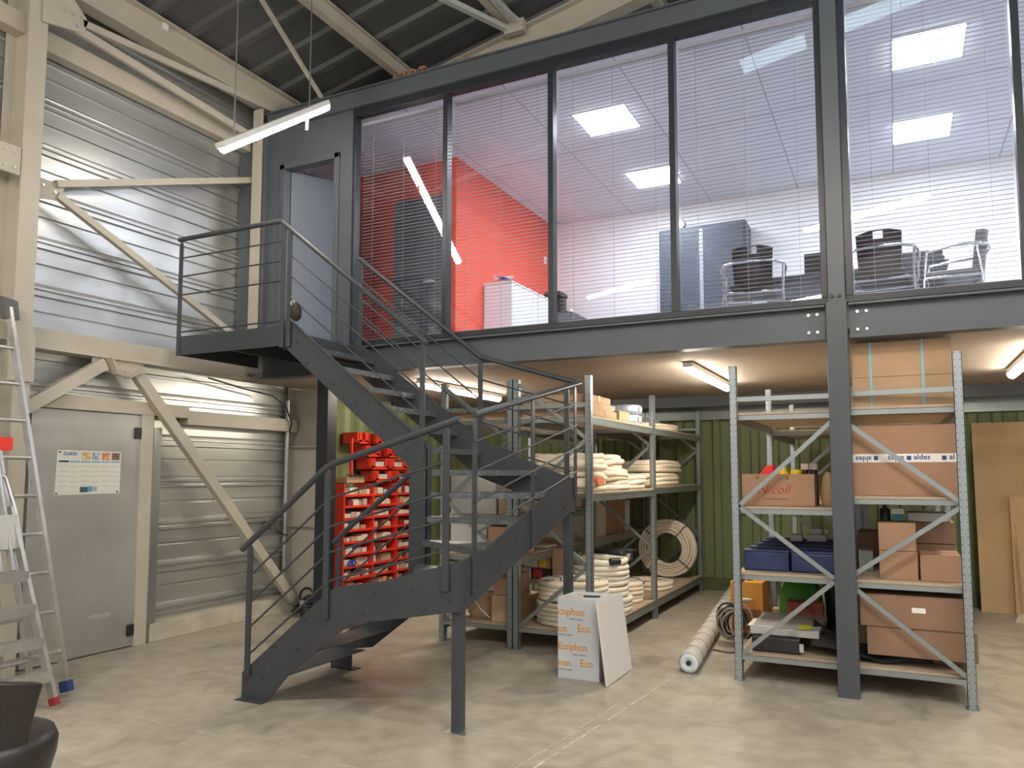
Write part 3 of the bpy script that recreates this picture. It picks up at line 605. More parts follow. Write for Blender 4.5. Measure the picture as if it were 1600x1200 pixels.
# =================================================================== STORAGE RACKS
def rack(label, xa, xb, ys_, levels, top, zig, skew=0.0):
    t = empty('storage_rack', (xa, ys_[0], 0), label, 'rack')
    for y in ys_:
        y_row = y
        for x, s in ((xa, 1), (xb, -1)):
            y = y_row + (skew if s > 0 and y_row == ys_[0] else 0)
            mb = MB(); w_ = 0.055
            # open C upright with lips
            mb.box(x - w_ / 2, x + w_ / 2, y - 0.0275, y - 0.0245, 0.004, top).box(x - w_ / 2, x - w_ / 2 + 0.003, y - 0.0275, y + 0.0275, 0.004, top).box(x + w_ / 2 - 0.003, x + w_ / 2, y - 0.0275, y + 0.0275, 0.004, top)
            mb.box(x - 0.006, x + 0.006, y - 0.031, y - 0.0275, 0.004, top)
            mb.build('upright', rackm, t, origin=(x, y, 0)); MB().box(x - 0.04, x + 0.04, y - 0.045, y + 0.045, 0, 0.004).build('foot_plate', rackb, t)
        a, b = (xa + 0.02, xb - 0.02); y = y_row
        for q in range(len(zig) - 1):
            l, r = (a, b) if q % 2 == 0 else (b, a)
            MB().bar((l, y, zig[q]), (r, y, zig[q + 1]), 0.012, 0.032, (0, 0, 1)).build('diagonal_brace', rackb, t)
        for z in (0.17, top - 0.26): MB().bar((a, y - 0.01 + (skew if y_row == ys_[0] else 0), z), (b, y - 0.01, z), 0.03, 0.035).build('cross_bar', rackb, t)
    for i in range(len(ys_) - 1):
        y0, y1 = ys_[i], ys_[i + 1]
        for z in levels[i]:
            for x in (xa, xb): MB().box(x - 0.022, x + 0.022, y0 + 0.03, y1 - 0.03, z - 0.085, z - 0.02).box(x - 0.026, x + 0.026, y0 + 0.03, y1 - 0.03, z - 0.035, z - 0.02).build('beam', rackb, t)
            MB().box(xa - 0.01, xb + 0.01, y0 + (0.0 if i == 0 else 0.004) + 0.032, y1 - 0.032, z - 0.019, z).build('shelf_board', shelf_m, t)
            MB().box(xa + 0.025, xb - 0.025, y0 + 0.04, y0 + 0.06, z - 0.058, z - 0.021).build('end_support', rackb, t)
    return t
LA = [[0.20, 1.39, 2.06], [0.20, 1.41, 2.06]]
rack('galvanised storage rack nearest the aisle on the left, loaded with white coils', -3.075, -2.38, [6.30, 8.25, 10.45], LA, 2.40, [0.19, 0.75, 1.30, 1.85, 2.35])
rack('galvanised storage rack behind the stair, left of the one facing the aisle', -3.84, -3.135, [6.30, 8.25, 10.45], [[0.20, 0.80, 1.17, 2.06], [0.20, 0.80, 1.39, 2.06]], 2.40, [0.19, 0.75, 1.30, 1.85, 2.35])
rack('galvanised storage rack left of the steel post, with navy crates', -1.118, -0.40, [6.13, 8.0, 9.9], [[0.20, 0.80, 1.30, 2.02], [0.20, 1.30, 1.98]], 2.38, [0.19, 0.78, 1.30, 1.93])
rack('galvanised storage rack right of the steel post, with large cartons', -0.34, 0.395, [6.06, 8.0, 9.9], [[0.20, 0.80, 1.39, 2.03], [0.20, 1.39, 2.03]], 2.385, [0.76, 0.20], 0.07)
rk = bpy.data.objects[[o.name for o in bpy.data.objects if o.name.startswith('storage_rack')][-1]]
for y in (6.06, 8.0):
    MB().bar((-0.32, y, 0.82), (0.375, y, 1.32), 0.012, 0.032).build('diagonal_brace', rackb, rk)
    MB().bar((-0.32, y, 1.92), (0.375, y, 1.36), 0.012, 0.032).build('diagonal_brace', rackb, rk)
# =================================================================== STORED GOODS
def carton(label, x0, x1, y0, y1, z0, z1, m=card, rot=0.0, tape=True, name='cardboard_box', group=None, cat='box', flap=False, open_top=False):
    cx, cy = (x0 + x1) / 2, (y0 + y1) / 2
    t = empty(name, (cx, cy, z0), label, cat, group)
    mb = MB(); hx, hy = (x1 - x0) / 2, (y1 - y0) / 2
    if open_top:
        k = 0.005
        mb.box(cx - hx, cx + hx, cy - hy, cy - hy + k, z0, z1).box(cx - hx, cx + hx, cy + hy - k, cy + hy, z0, z1).box(cx - hx, cx - hx + k, cy - hy + k, cy + hy - k, z0, z1).box(cx + hx - k, cx + hx, cy - hy + k, cy + hy - k, z0, z1).box(cx - hx, cx + hx, cy - hy, cy + hy, z0, z0 + k)
    else:
        mb.box(cx - hx, cx + hx, cy - hy, cy + hy, z0, z1 - 0.004)
        mb.box(cx - hx + 0.001, cx + hx - 0.001, cy - hy + 0.001, cy - 0.0015, z1 - 0.004, z1).box(cx - hx + 0.001, cx + hx - 0.001, cy + 0.0015, cy + hy - 0.001, z1 - 0.004, z1)
    mb.build('body', m, t, bevel=0.003)
    if tape and not open_top:
        MB().box(cx - hx - 0.0008, cx + hx + 0.0008, cy - 0.025, cy + 0.025, z1, z1 + 0.0008).box(cx + hx, cx + hx + 0.0008, cy - 0.025, cy + 0.025, z1 - 0.07, z1).build('tape', tape_m, t)
    t.rotation_euler.z = rot
    return t
def coil(label, c, Rr, r, rows, cols, axis=2, m=coil_m, name='pipe_coil', group=None, sx=1, sy=1, jit=0.004, bands=3, cat='coil', n=40, flat=1.0):
    c = Vector(c); t = empty(name, c, label, cat, group); mb = MB(); A = [Vector((1, 0, 0)), Vector((0, 1, 0)), Vector((0, 0, 1))][axis]
    for i in range(rows):
        for j in range(cols):
            mb.torus(c + A * (r * flat * 1.85 * (i + 0.5) + r * 0.08), Rr - j * r * 1.85, r, axis, n, 8, sx, sy, jit, ph=i * 1.7 + j + c.x * 3, flat=flat)
    mb.build('pipe', m, t)
    if bands:
        b = MB(); e = [Vector((1, 0, 0)), Vector((0, 1, 0)), Vector((0, 0, 1))]; B = e[(axis + 1) % 3]; D = e[(axis + 2) % 3]
        wA = rows * r * flat * 1.85 + r * 0.3; wR = cols * r * 1.85 + r * 0.4
        for k in range(bands):
            an = 2 * PI * k / bands + 0.7; dirv = (B * math.cos(an) * sx + D * math.sin(an) * sy).normalized(); tg = A.cross(dirv)
            mid = c + (B * math.cos(an) * sx + D * math.sin(an) * sy) * (Rr - (cols - 1) * r * 0.925) + A * (wA / 2)
            for s_, L_ in ((1, wA), (-1, wA)):
                b.bar(mid + dirv * (s_ * wR / 2) - A * L_ / 2, mid + dirv * (s_ * wR / 2) + A * L_ / 2, 0.018, 0.002, dirv)
            for s_ in (1, -1): b.bar(mid + A * (s_ * wA / 2) - dirv * wR / 2, mid + A * (s_ * wA / 2) + dirv * wR / 2, 0.018, 0.002, A)
        b.build('strap', mat('strap_grey', (0.10, 0.11, 0.14), 0.5), t)
    return t
# -- rack left (aisle): bottom shelf z=.20
coil('lower cream coil at the near left end of the bottom shelf, behind the printed carton', (-2.71, 6.70, 0.20), 0.30, 0.022, 5, 4, sy=1.05)
coil('upper cream coil stacked on the near left end of the bottom shelf', (-2.69, 6.69, 0.415), 0.30, 0.022, 4, 4, sy=1.05)
coil('lowest white hose coil behind the leaning white tile', (-2.70, 7.42, 0.20), 0.30, 0.026, 3, 3, m=coil_w, bands=0)
coil('second white hose coil from the bottom behind the leaning white tile', (-2.71, 7.40, 0.35), 0.29, 0.026, 2, 3, m=coil_w, bands=0, sx=0.97)
coil('thick upper white hose coil, topmost behind the leaning white tile', (-2.70, 7.42, 0.455), 0.27, 0.026, 4, 3, m=coil_w, bands=0)
t = coil('loose white hose loop with black end cap lying on the tall coil stack', (-2.68, 7.42, 0.655), 0.25, 0.030, 1, 1, m=coil_w, bands=0, jit=0.012)
MB().tube([(-2.50, 7.18, 0.70), (-2.44, 7.26, 0.70)], 0.036, 12).build('end_cap', black_m, t)
coil('cream coil standing between the tall hose stack and the middle upright', (-2.68, 8.02, 0.20), 0.20, 0.022, 5, 4, sx=1.1, bands=3)
coil('flat cream coil lying in the far bay of the bottom shelf', (-2.70, 9.05, 0.20), 0.27, 0.024, 2, 4, sx=1.05, sy=1.15)
t = coil('large upright coil of cream pipe leaning at the far end of the bottom shelf', (-2.72, 10.0, 0.577), 0.357, 0.019, 4, 5, axis=1, bands=4, n=64)
cs = empty('tool_case', (-2.80, 8.05, 0.62), 'dark grey plastic tool case lying tilted behind the hose stack', 'case')
csh = MB().box(-3.0, -2.60, 7.86, 8.24, 0.60, 0.74).build('shell', mat('dark_case', (0.035, 0.04, 0.055), 0.4), cs, bevel=0.03)
MB().box(-2.599, -2.595, 7.98, 8.10, 0.635, 0.69).build('sticker', paper, csh); MB().tube([(-2.60, 7.98, 0.73), (-2.55, 7.98, 0.73), (-2.55, 8.14, 0.73), (-2.60, 8.14, 0.73)], 0.012).build('handle', black_m, csh)
bs = carton('plain brown box under the tilted tool case', -2.98, -2.64, 7.86, 8.20, 0.42, 0.60, card3, tape=False) if False else None
# folded insulated pipe bundles, middle shelf
def bundle(label, x0, x1, y0, y1, z0, layers, r=0.026, m=coil_m, end_red=False):
    t = empty('pipe_bundle', ((x0 + x1) / 2, (y0 + y1) / 2, z0), label, 'pipe bundle', None); mb = MB(); random.seed(int((x0 + y0 * 7 + z0 * 31) * 100) % 991)
    for i in range(layers):
        cx = (x0 + x1) / 2 + random.uniform(-0.02, 0.02); cy = (y0 + y1) / 2 + random.uniform(-0.03, 0.03)
        hx = (x1 - x0) / 2 - r + random.uniform(-0.02, 0.0); hy = (y1 - y0) / 2 - r + random.uniform(-0.05, 0.02)
        for ins in (0.0, 2.0 * r, 4.0 * r, 6.0 * r):
            pts = []; n = 36
            for k in range(n + 1):
                a = 2 * PI * k / n; ca, sa = math.cos(a), math.sin(a); e_ = 0.55
                pts.append((cx + (hx - ins) * math.copysign(abs(ca) ** e_, ca), cy + (hy - ins) * math.copysign(abs(sa) ** e_, sa), z0 + r * 0.9 + i * r * 1.55 + 0.012 * math.sin(2 * a + i + ins * 30) * (1 if i else 0)))
            if hx - ins > 0.02: mb.tube(pts, r, 8, False)
    mb.build('pipe', m, t)
    if end_red:
        MB().tube([(x1 - 0.02, y0 + 0.12, z0 + r * 3.5), (x1 + 0.03, y0 + 0.10, z0 + r * 3.5)], 0.045, 12).build('end_cap', mat('salmon_cap', (0.75, 0.26, 0.14), 0.6), t)
    return t
bundle('tall cream pipe bundle with a salmon end cap, near end of the middle shelf', -3.02, -2.36, 6.36, 6.86, 1.392, 8, end_red=True)
bundle('second cream pipe bundle from the near end, lower part of the middle pile', -3.0, -2.36, 6.92, 7.56, 1.392, 5)
bundle('cream pipe bundle piled on top, second from the near end of the middle shelf', -2.98, -2.42, 6.98, 7.54, 1.592, 3)
bundle('low cream pipe bundle just before the middle upright on the middle shelf', -3.0, -2.37, 7.60, 8.18, 1.392, 3)
bundle('lower cream pipe bundle in the far bay of the middle shelf', -3.0, -2.37, 8.40, 9.75, 1.412, 3)
bundle('upper cream pipe bundle in the far bay of the middle shelf', -2.95, -2.42, 8.65, 10.0, 1.565, 3)
# top shelf
for k, (z0, lab) in enumerate(((2.062, 'lowest'), (2.125, 'middle'), (2.19, 'topmost'))):
    carton('%s long flat carton on the top shelf behind the stair rail corner' % lab, -3.05, -2.37 - 0.02 * k, 6.36, 7.02 - 0.03 * k, z0, z0 + 0.062, card2, group='flat cartons on the top shelf')
carton('small open carton of packets on the top shelf beside the wrapped rolls', -2.60, -2.37, 7.10, 7.42, 2.062, 2.15, card2, tape=False)
foil = mat('wrapped_plastic', (0.42, 0.47, 0.56), 0.22, 0.35, var=0.2, vscale=14, bump=0.5, bscale=30)
def roll(label, c, r, h, m=foil):
    t = empty('wrapped_roll', c, label, 'roll'); MB().lathe(c, [(r * 0.93, 0), (r, h * 0.06), (r * 0.98, h * 0.33), (r, h * 0.5), (r * 0.97, h * 0.7), (r, h * 0.92), (r * 0.9, h), (r * 0.4, h * 0.985), (r * 0.35, h * 0.7)], 24).build('wrap', m, t)
    MB().box(c[0] + r * 0.97, c[0] + r * 1.012, c[1] - 0.05, c[1] + 0.03, c[2] + h * 0.3, c[2] + h * 0.8).build('paper_label', paper, t); return t
roll('silver wrapped roll at the back of the top shelf beside the flat cartons', (-2.78, 7.40, 2.062), 0.19, 0.23)
roll('lower silver wrapped roll on the top shelf by the middle upright', (-2.56, 7.86, 2.062), 0.17, 0.10)
roll('upper silver wrapped roll on the top shelf by the middle upright', (-2.56, 7.86, 2.165), 0.175, 0.10)
coil('cream coil lying flat in the far bay of the top shelf', (-2.70, 9.30, 2.062), 0.30, 0.022, 2, 4, sy=1.6, sx=0.95, bands=2) if False else None
coil('cream coil lying flat in the far bay of the top shelf', (-2.70, 9.30, 2.062), 0.22, 0.020, 2, 4, axis=2, sx=1.3, sy=2.6, bands=3)
for k, (z0, z1, xe, lab) in enumerate(((2.062, 2.11, -3.17, 'lower long board like carton on the top shelf behind the stair'), (2.115, 2.165, -3.30, 'upper long board like carton on the top shelf behind the stair'))):
    carton(lab, -3.82, xe, 6.38, 8.10, z0, z1, card2, tape=False)
# rack behind the stair (x -3.84..-3.135) plus beam crossing seen through it
offwhite = mat('offwhite_carton', (0.62, 0.56, 0.47), 0.8, var=0.05)
whitec = mat('white_carton', (0.72, 0.70, 0.66), 0.75)
carton('big off-white carton behind the middle upright, left of the brown ones', -3.80, -3.18, 8.34, 8.98, 0.802, 1.30, offwhite)
carton('tall brown carton between off-white cartons on the back rack', -3.80, -3.18, 9.0, 9.38, 0.802, 1.28, card)
carton('second brown carton at the far end of the back rack', -3.80, -3.18, 9.40, 9.72, 0.802, 1.27, card)
carton('narrow white carton at the far end of the back rack', -3.80, -3.20, 9.74, 9.98, 0.802, 1.20, whitec)
carton('large white carton seen between the upper stair treads', -3.80, -3.32, 6.36, 6.90, 1.172, 1.56, whitec, tape=False)
carton('pinkish carton seen between the stair treads beside the white one', -3.29, -3.16, 6.36, 6.80, 1.172, 1.45, mat('pink_carton', (0.62, 0.42, 0.32), 0.8), tape=False)
carton('large white carton behind the stair treads, in the middle compartment', -3.80, -3.42, 6.36, 6.90, 0.802, 1.08, whitec, tape=False)
carton('salmon carton behind the stair treads, in the middle compartment', -3.40, -3.16, 6.36, 6.85, 0.802, 1.06, mat('salmon_carton', (0.62, 0.36, 0.24), 0.8), tape=False)
carton('long white carton on the back rack, seen above the stair turn', -3.78, -3.20, 7.0, 8.2, 1.172, 1.55, whitec, tape=False)
carton('kraft carton beside the front foot of the back rack, bottom shelf', -3.36, -3.17, 6.36, 6.80, 0.202, 0.44, card2)
bk = empty('paper_sack', (-3.52, 6.55, 0.2), 'pale brown paper sack with a white strap on the bottom shelf behind the stair leg', 'sack')
MB().lathe((-3.55, 6.58, 0.202), [(0.13, 0), (0.165, 0.05), (0.16, 0.18), (0.15, 0.24), (0.02, 0.25)], 20).build('body', card2, bk)
MB().tube([(-3.60, 6.405, 0.42), (-3.50, 6.405, 0.30), (-3.40, 6.41, 0.22)], 0.008, 8).build('strap', white_m, bk)
bu = empty('white_bucket', (-3.50, 6.75, 0.45), 'white plastic bucket on top of the paper sack behind the stair leg', 'bucket')
MB().lathe((-3.50, 6.60, 0.455), [(0.12, 0), (0.15, 0.22), (0.155, 0.23), (0.14, 0.23)], 24).build('shell', whitec, bu)
carton('kraft carton with black print on the bottom shelf beside the bucket', -3.34, -3.16, 6.36, 6.75, 0.445, 0.62, card, tape=False)
# aisle rack small stock above the lower coils (shelf z .60 partial)
tt = empty('steel_shelf', (-2.72, 6.8, 0.6), 'narrow shelf board carrying the labelled cartons, behind the stair leg', 'shelf')
MB().box(-3.06, -2.60, 7.92 - 1.1, 7.12, 0.585, 0.60).build('board', shelf_m, tt) if False else None
MB().box(-3.74, -3.13, 6.95, 8.2, 0.474, 0.488).build('board', shelf_m, tt)
def lab_carton(label, x0, x1, y0, y1, z0, z1, m, stick, yel=None):
    t = carton(label, x0, x1, y0, y1, z0, z1, m)
    MB().box(x0 + 0.01, x0 + (x1 - x0) * 0.55, y0 - 0.0012, y0 - 0.0002, z0 + (z1 - z0) * 0.12, z1 - (z1 - z0) * 0.1).build('sticker', stick, t)
    if yel: MB().box(x0 + (x1 - x0) * 0.62, x0 + (x1 - x0) * 0.88, y0 - 0.0012, y0 - 0.0002, z0 + 0.015, z1 - 0.015).build('warning_sticker', yel, t)
    return t
yel = mat('yellow_sticker', (0.75, 0.58, 0.03), 0.5)
lab_carton('carton with a white and a yellow sticker behind the stair leg', -3.44, -3.15, 7.20, 7.55, 0.596, 0.71, card, paper, yel)
lab_carton('black and red printed box under the carton with the yellow sticker', -3.34, -3.14, 7.20, 7.45, 0.49, 0.594, mat('black_print_box', (0.03, 0.015, 0.02), 0.5), mat('red_print', (0.5, 0.04, 0.04), 0.5))
carton('tall kraft carton right of the stickered carton', -3.12, -3.02, 7.20, 7.42, 0.205, 0.80, card2)
for k, x in enumerate((-3.42, -3.34, -3.26)):
    tag(MB().box(x, x + 0.07, 7.22, 7.48, 0.713, 0.82).build('file_box', whitec, bevel=0.002), 'grey white file box standing on the stickered carton', 'box', 'file boxes on the stickered carton')
carton('grey carton beside the black printed box, behind the stair leg', -3.62, -3.36, 7.20, 7.50, 0.49, 0.594, whitec, tape=False)
# -- rack left of the post
t = carton('open kraft carton with red script lettering, on the shelf left of the steel post', -1.085, -0.555, 6.22, 6.60, 1.302, 1.545, card, open_top=True, tape=False)
redink = mat('red_ink', (0.45, 0.03, 0.025), 0.6); darkink = mat('dark_ink', (0.12, 0.05, 0.04), 0.6)
text('Nicoll', 0.105, (-0.975, 6.218, 1.395), (1, 0, 0), (0, 0, 1), redink, 'lettering', t, 0.0008, shear=0.35, bold=-0.001, sx=0.95)
MB().box(-0.93, -0.74, 6.2185, 6.2195, 1.352, 1.357).build('printed_arrow', darkink, t)
MB().box(-0.98, -0.955, 6.2185, 6.2195, 1.505, 1.53).box(-0.765, -0.735, 6.2185, 6.2195, 1.50, 1.53).build('printed_mark', mat('brown_ink', (0.22, 0.14, 0.05), 0.7), t)
hh = MB(); hh.prism([(-1.0, 1.50), (-0.90, 1.62), (-0.86, 1.61), (-0.85, 1.50)], 1, 6.30, 6.50); tag(hh.build('red_plastic_part', mat('bright_red_plastic', (0.78, 0.02, 0.02), 0.35), bevel=0.01), 'bright red plastic part sticking out of the lettered carton', 'plastic part')
yp = mat('yellow_plastic', (0.85, 0.60, 0.02), 0.4)
tag(MB().lathe((-0.80, 6.40, 1.44), [(0.045, 0), (0.05, 0.1), (0.03, 0.13), (0.025, 0.16)], 14).build('yellow_fitting', yp), 'yellow plastic fitting with a spout in the lettered carton', 'fitting')
tag(MB().lathe((-0.70, 6.38, 1.42), [(0.04, 0), (0.045, 0.12), (0.044, 0.155), (0.02, 0.16)], 14).build('yellow_fitting', yp), 'round yellow cap in the lettered carton, beside the brown bottles', 'fitting')
for x in (-0.64, -0.575):
    b = empty('brown_bottle', (x, 6.42, 1.31), 'dark brown bottle with a pale label top in the lettered carton', 'bottle', 'bottles in the lettered carton')
    MB().lathe((x, 6.42, 1.31), [(0.028, 0), (0.028, 0.24), (0.027, 0.27)], 14).build('body', mat('dark_bottle', (0.03, 0.015, 0.01), 0.3), b); MB().box(x - 0.027, x + 0.027, 6.393, 6.447, 1.58, 1.625).build('cap', mat('pinkish_label', (0.55, 0.42, 0.36), 0.6), b)
bg_ = empty('pale_bag', (-0.49, 6.42, 1.30), 'crumpled pale paper bag between the lettered carton and the steel post', 'bag')
MB().lathe((-0.475, 6.42, 1.302), [(0.045, 0), (0.06, 0.05), (0.055, 0.14), (0.04, 0.22), (0.015, 0.26)], 9).build('body', card2, bg_, bevel=0.01)
# navy crates: two stacks of lidded flat crates going back
for k in range(5):
    for j, (xa, xb) in enumerate(((-1.095, -0.76), (-0.745, -0.43))):
        y0 = 6.28 + 0.30 * k; h = 0.145 - 0.0 * k
        c_ = empty('navy_crate', (xa, y0, 0.802), 'navy blue plastic crate, %s column, %s from the front, below the lettered carton' % (('left', 'right')[j], ('first', 'second', 'third', 'fourth', 'fifth')[k]), 'crate', 'navy crates in two columns')
        MB().box(xa, xb, y0, y0 + 0.285, 0.802, 0.802 + h).build('body', navy, c_, bevel=0.012)
        MB().box(xa - 0.002, xb + 0.002, y0 - 0.004, y0 + 0.10, 0.802 + h - 0.002, 0.802 + h + 0.014).build('rim', navy, c_, bevel=0.005)
for k, (x, y, z, sx_, sz_, lab) in enumerate(((-0.80, 7.2, 0.965, 0.10, 0.06, 'tilted white plastic box on the navy crates, left one'), (-0.64, 7.25, 0.965, 0.16, 0.06, 'low wide white plastic box on the navy crates'), (-0.64, 7.25, 1.027, 0.09, 0.05, 'small white box on top of the low wide white one'), (-0.56, 7.28, 1.027, 0.045, 0.045, 'small white cap beside the topmost white box'))):
    tag(MB().box(x - sx_ / 2, x + sx_ / 2, y - 0.06, y + 0.06, z, z + sz_).build('white_plastic_box', white_m, bevel=0.008), lab, 'box')
carton('tall dark brown carton at the back of the navy crate shelf', -0.74, -0.42, 7.85, 7.95, 0.802, 1.20, card3, tape=False) if False else None
# bottom shelf left of post
bc = empty('flat_case', (-0.86, 6.4, 0.2), 'flat black case with a metal latch on the bottom shelf left of the steel post', 'case')
MB().box(-1.04, -0.69, 6.22, 6.62, 0.202, 0.315).build('shell', black_m, bc, bevel=0.012); MB().box(-0.695, -0.665, 6.214, 6.222, 0.225, 0.285).build('latch', steel, bc)
ms = empty('mineral_sheet_stack', (-0.8, 6.7, 0.31), 'stack of grey white sheets with a yellow tag on the flat black case', 'sheets')
MB().box(-1.06, -0.56, 6.28, 7.0, 0.318, 0.372).build('stack', mat('grey_sheet', (0.45, 0.44, 0.43), 0.7, var=0.2, vscale=9), ms, bevel=0.008); MB().box(-0.72, -0.62, 6.35, 6.50, 0.373, 0.376).build('yellow_tag', mat('yellow_green_tag', (0.62, 0.66, 0.04), 0.5), ms)
tag(MB().box(-1.08, -0.86, 6.30, 6.60, 0.374, 0.380).build('printed_leaflet', mat('printed_leaflet', (0.78, 0.74, 0.72), 0.6, var=0.15, vscale=60)), 'printed white leaflet on the stack of grey sheets', 'leaflet')
gb = empty('green_bag', (-0.80, 7.3, 0.38), 'green plastic bag slumped at the back of the bottom shelf', 'bag')
MB().lathe((-0.80, 7.40, 0.205), [(0.16, 0), (0.19, 0.15), (0.17, 0.32), (0.10, 0.45), (0.03, 0.50)], 11).build('body', mat('green_plastic', (0.05, 0.26, 0.03), 0.4), gb)
tag(MB().lathe((-0.50, 7.42, 0.205), [(0.10, 0), (0.10, 0.2), (0.12, 0.38), (0.04, 0.45)], 10).build('dark_sack', mat('dark_teal_sack', (0.02, 0.05, 0.05), 0.5)), 'dark green sack beside the green plastic bag', 'sack')
tag(MB().box(-0.88, -0.60, 7.02, 7.16, 0.205, 0.47).build('red_white_carton', mat('red_white_print', (0.45, 0.10, 0.08), 0.6, var=0.5, vscale=12), bevel=0.006), 'red and white printed pack in front of the green bag', 'pack')
tag(MB().prism([(-0.98, 0.205), (-0.90, 0.205), (-0.86, 0.66), (-1.0, 0.70)], 1, 7.60, 7.75).build('white_jug', white_m, bevel=0.01), 'white tapered container behind the rack upright, beside the green bag', 'container')
tag(MB().box(-1.0, -0.62, 6.98, 7.30, 0.0, 0.0).build('tmp', white_m), 'x', 'x') if False else None
plank = empty('wooden_plank', (-1.0, 7.55, 0.4), 'short pale wooden plank lying behind the orange machine', 'plank')
MB().box(-1.08, -0.72, 7.62, 7.74, 0.205, 0.30).build('plank', osb, plank, bevel=0.003)
cloth = empty('dark_dust_cloth', (-0.2, 6.4, 0.21), 'crumpled dark grey cloth lying across the bottom shelf at the steel post', 'cloth')
mb = MB(); n = 22; m_ = 14; vs = []
for i in range(n):
    for j in range(m_):
        u = i / (n - 1); v = j / (m_ - 1); x = -0.62 + 0.80 * u; y = 6.25 + 0.42 * v
        z = 0.212 + 0.04 * abs(math.sin(5 * u + 3 * v)) + 0.22 * max(0, 0.38 - u) * (1.5) * (0.5 + v) + 0.02 * math.sin(11 * v)
        y -= 0.10 * math.sin(PI * u) * (1 - v) * 0.6
        vs.append((x, y, z))
mb.add(vs, [(i * m_ + j, i * m_ + j + 1, (i + 1) * m_ + j + 1, (i + 1) * m_ + j) for i in range(n - 1) for j in range(m_ - 1)], True)
co = mb.build('fabric', mat('charcoal_cloth', (0.02, 0.022, 0.025), 0.85), cloth); so = co.modifiers.new('s', 'SOLIDIFY'); so.thickness = 0.006
# -- rack right of the post
t = carton('wide upright carton with two blue straps on the top shelf right of the steel post', -0.27, 0.37, 6.16, 6.75, 2.032, 2.50, card2)
for x in (-0.145, 0.19): MB().box(x - 0.008, x + 0.008, 6.157, 6.1595, 2.032, 2.50).box(x - 0.008, x + 0.008, 6.16, 6.75, 2.501, 2.503).build('strap', mat('blue_strap', (0.22, 0.50, 0.56), 0.4), t)
MB().box(-0.27, 0.37, 6.158, 6.1598, 2.245, 2.249).build('seam', card3, t)
t = carton('largest carton, sealed with printed white and blue tape, right of the steel post', -0.285, 0.40, 6.16, 6.80, 1.392, 1.895, card, tape=False)
ptp = MB().box(-0.285, 0.40, 6.1575, 6.1598, 1.63, 1.69).build('printed_tape', paper, t)
for s_, x in (('aldes', 0.11), ('al', 0.33)): text(s_, 0.052, (x, 6.1568, 1.650), (1, 0, 0), (0, 0, 1), blue_ink, 'lettering', ptp, 0.0006, bold=0.001)
for x in (0.05,): text('aldes', 0.052, (x, 6.1568, 1.672), (-1, 0, 0), (0, 0, -1), blue_ink, 'lettering', ptp, 0.0006, bold=0.001)
text('aldes', 0.052, (-0.16, 6.1568, 1.672), (-1, 0, 0), (0, 0, -1), blue_ink, 'lettering', ptp, 0.0006, bold=0.001)
for x in (-0.145, 0.067, 0.285): MB().box(x, x + 0.028, 6.1562, 6.157, 1.645, 1.675).build('logo_square', blue_ink, ptp)
carton('upper small carton stacked on the lower left one, right of the steel post', -0.135, 0.105, 6.20, 6.55, 1.003, 1.20, card)
carton('lower left small carton under the stacked one, right of the steel post', -0.135, 0.11, 6.20, 6.60, 0.802, 1.0, card)
carton('lower right small carton beside the uprights on the small carton shelf', 0.125, 0.375, 6.20, 6.60, 0.802, 0.985, card)
carton('darker carton behind the small cartons, under the pale flat box', 0.10, 0.38, 6.75, 7.2, 1.02, 1.18, card3)
carton('brown carton at the back of the small carton shelf', 0.10, 0.38, 6.75, 7.2, 0.802, 1.015, card3)
tag(MB().box(0.06, 0.33, 6.72, 7.1, 1.185, 1.25).build('pale_flat_box', mat('pale_blue_carton', (0.55, 0.60, 0.60), 0.6), bevel=0.003), 'pale blue white flat box on the darker rear carton', 'box')
tb = empty('teal_canister', (-0.01, 6.42, 1.205), 'white and teal carton standing on the upper small carton', 'box')
MB().box(-0.045, 0.035, 6.36, 6.46, 1.205, 1.255).build('lower_band', mat('teal_print', (0.02, 0.20, 0.20), 0.5), tb); MB().box(-0.045, 0.035, 6.36, 6.46, 1.255, 1.295).build('upper_band', whitec, tb)
tag(MB().lathe((-0.09, 6.42, 1.205), [(0.035, 0), (0.035, 0.08), (0.012, 0.10), (0.012, 0.12)], 12).build('dark_bottle', black_m), 'small dark bottle beside the teal carton', 'bottle')
tag(MB().box(-0.29, -0.19, 6.7, 6.9, 0.802, 0.95).build('green_white_pack', mat('white_green_pack', (0.6, 0.68, 0.6), 0.5), bevel=0.003), 'white pack with a green stripe just right of the steel post', 'pack')
carton('stack of brown cartons behind the white and green pack', -0.30, -0.16, 6.95, 7.3, 0.802, 1.08, card3)
carton('grey brown carton deep at the back, right of the steel post', -0.20, 0.05, 7.0, 7.5, 0.802, 1.06, card3)
lab_carton('long brown carton with a small white sticker, upper of the two sticking out on the bottom shelf', -0.27, 0.42, 6.18, 6.75, 0.46, 0.70, card3, mat('no_sticker', (0.28, 0.165, 0.105), 0.85)) if False else None
t = carton('upper long brown carton with a small white sticker on the bottom shelf', -0.27, 0.385, 6.14, 6.85, 0.475, 0.70, card3)
MB().box(0.06, 0.145, 6.1375, 6.1395, 0.585, 0.62).build('sticker', paper, t)
t = carton('lower long brown carton reaching past the rack upright on the bottom shelf', -0.23, 0.45, 6.15, 6.95, 0.275, 0.473, card3)
carton('short carton carrying the two long brown cartons', -0.20, 0.36, 6.4, 6.9, 0.202, 0.273, card3, tape=False)

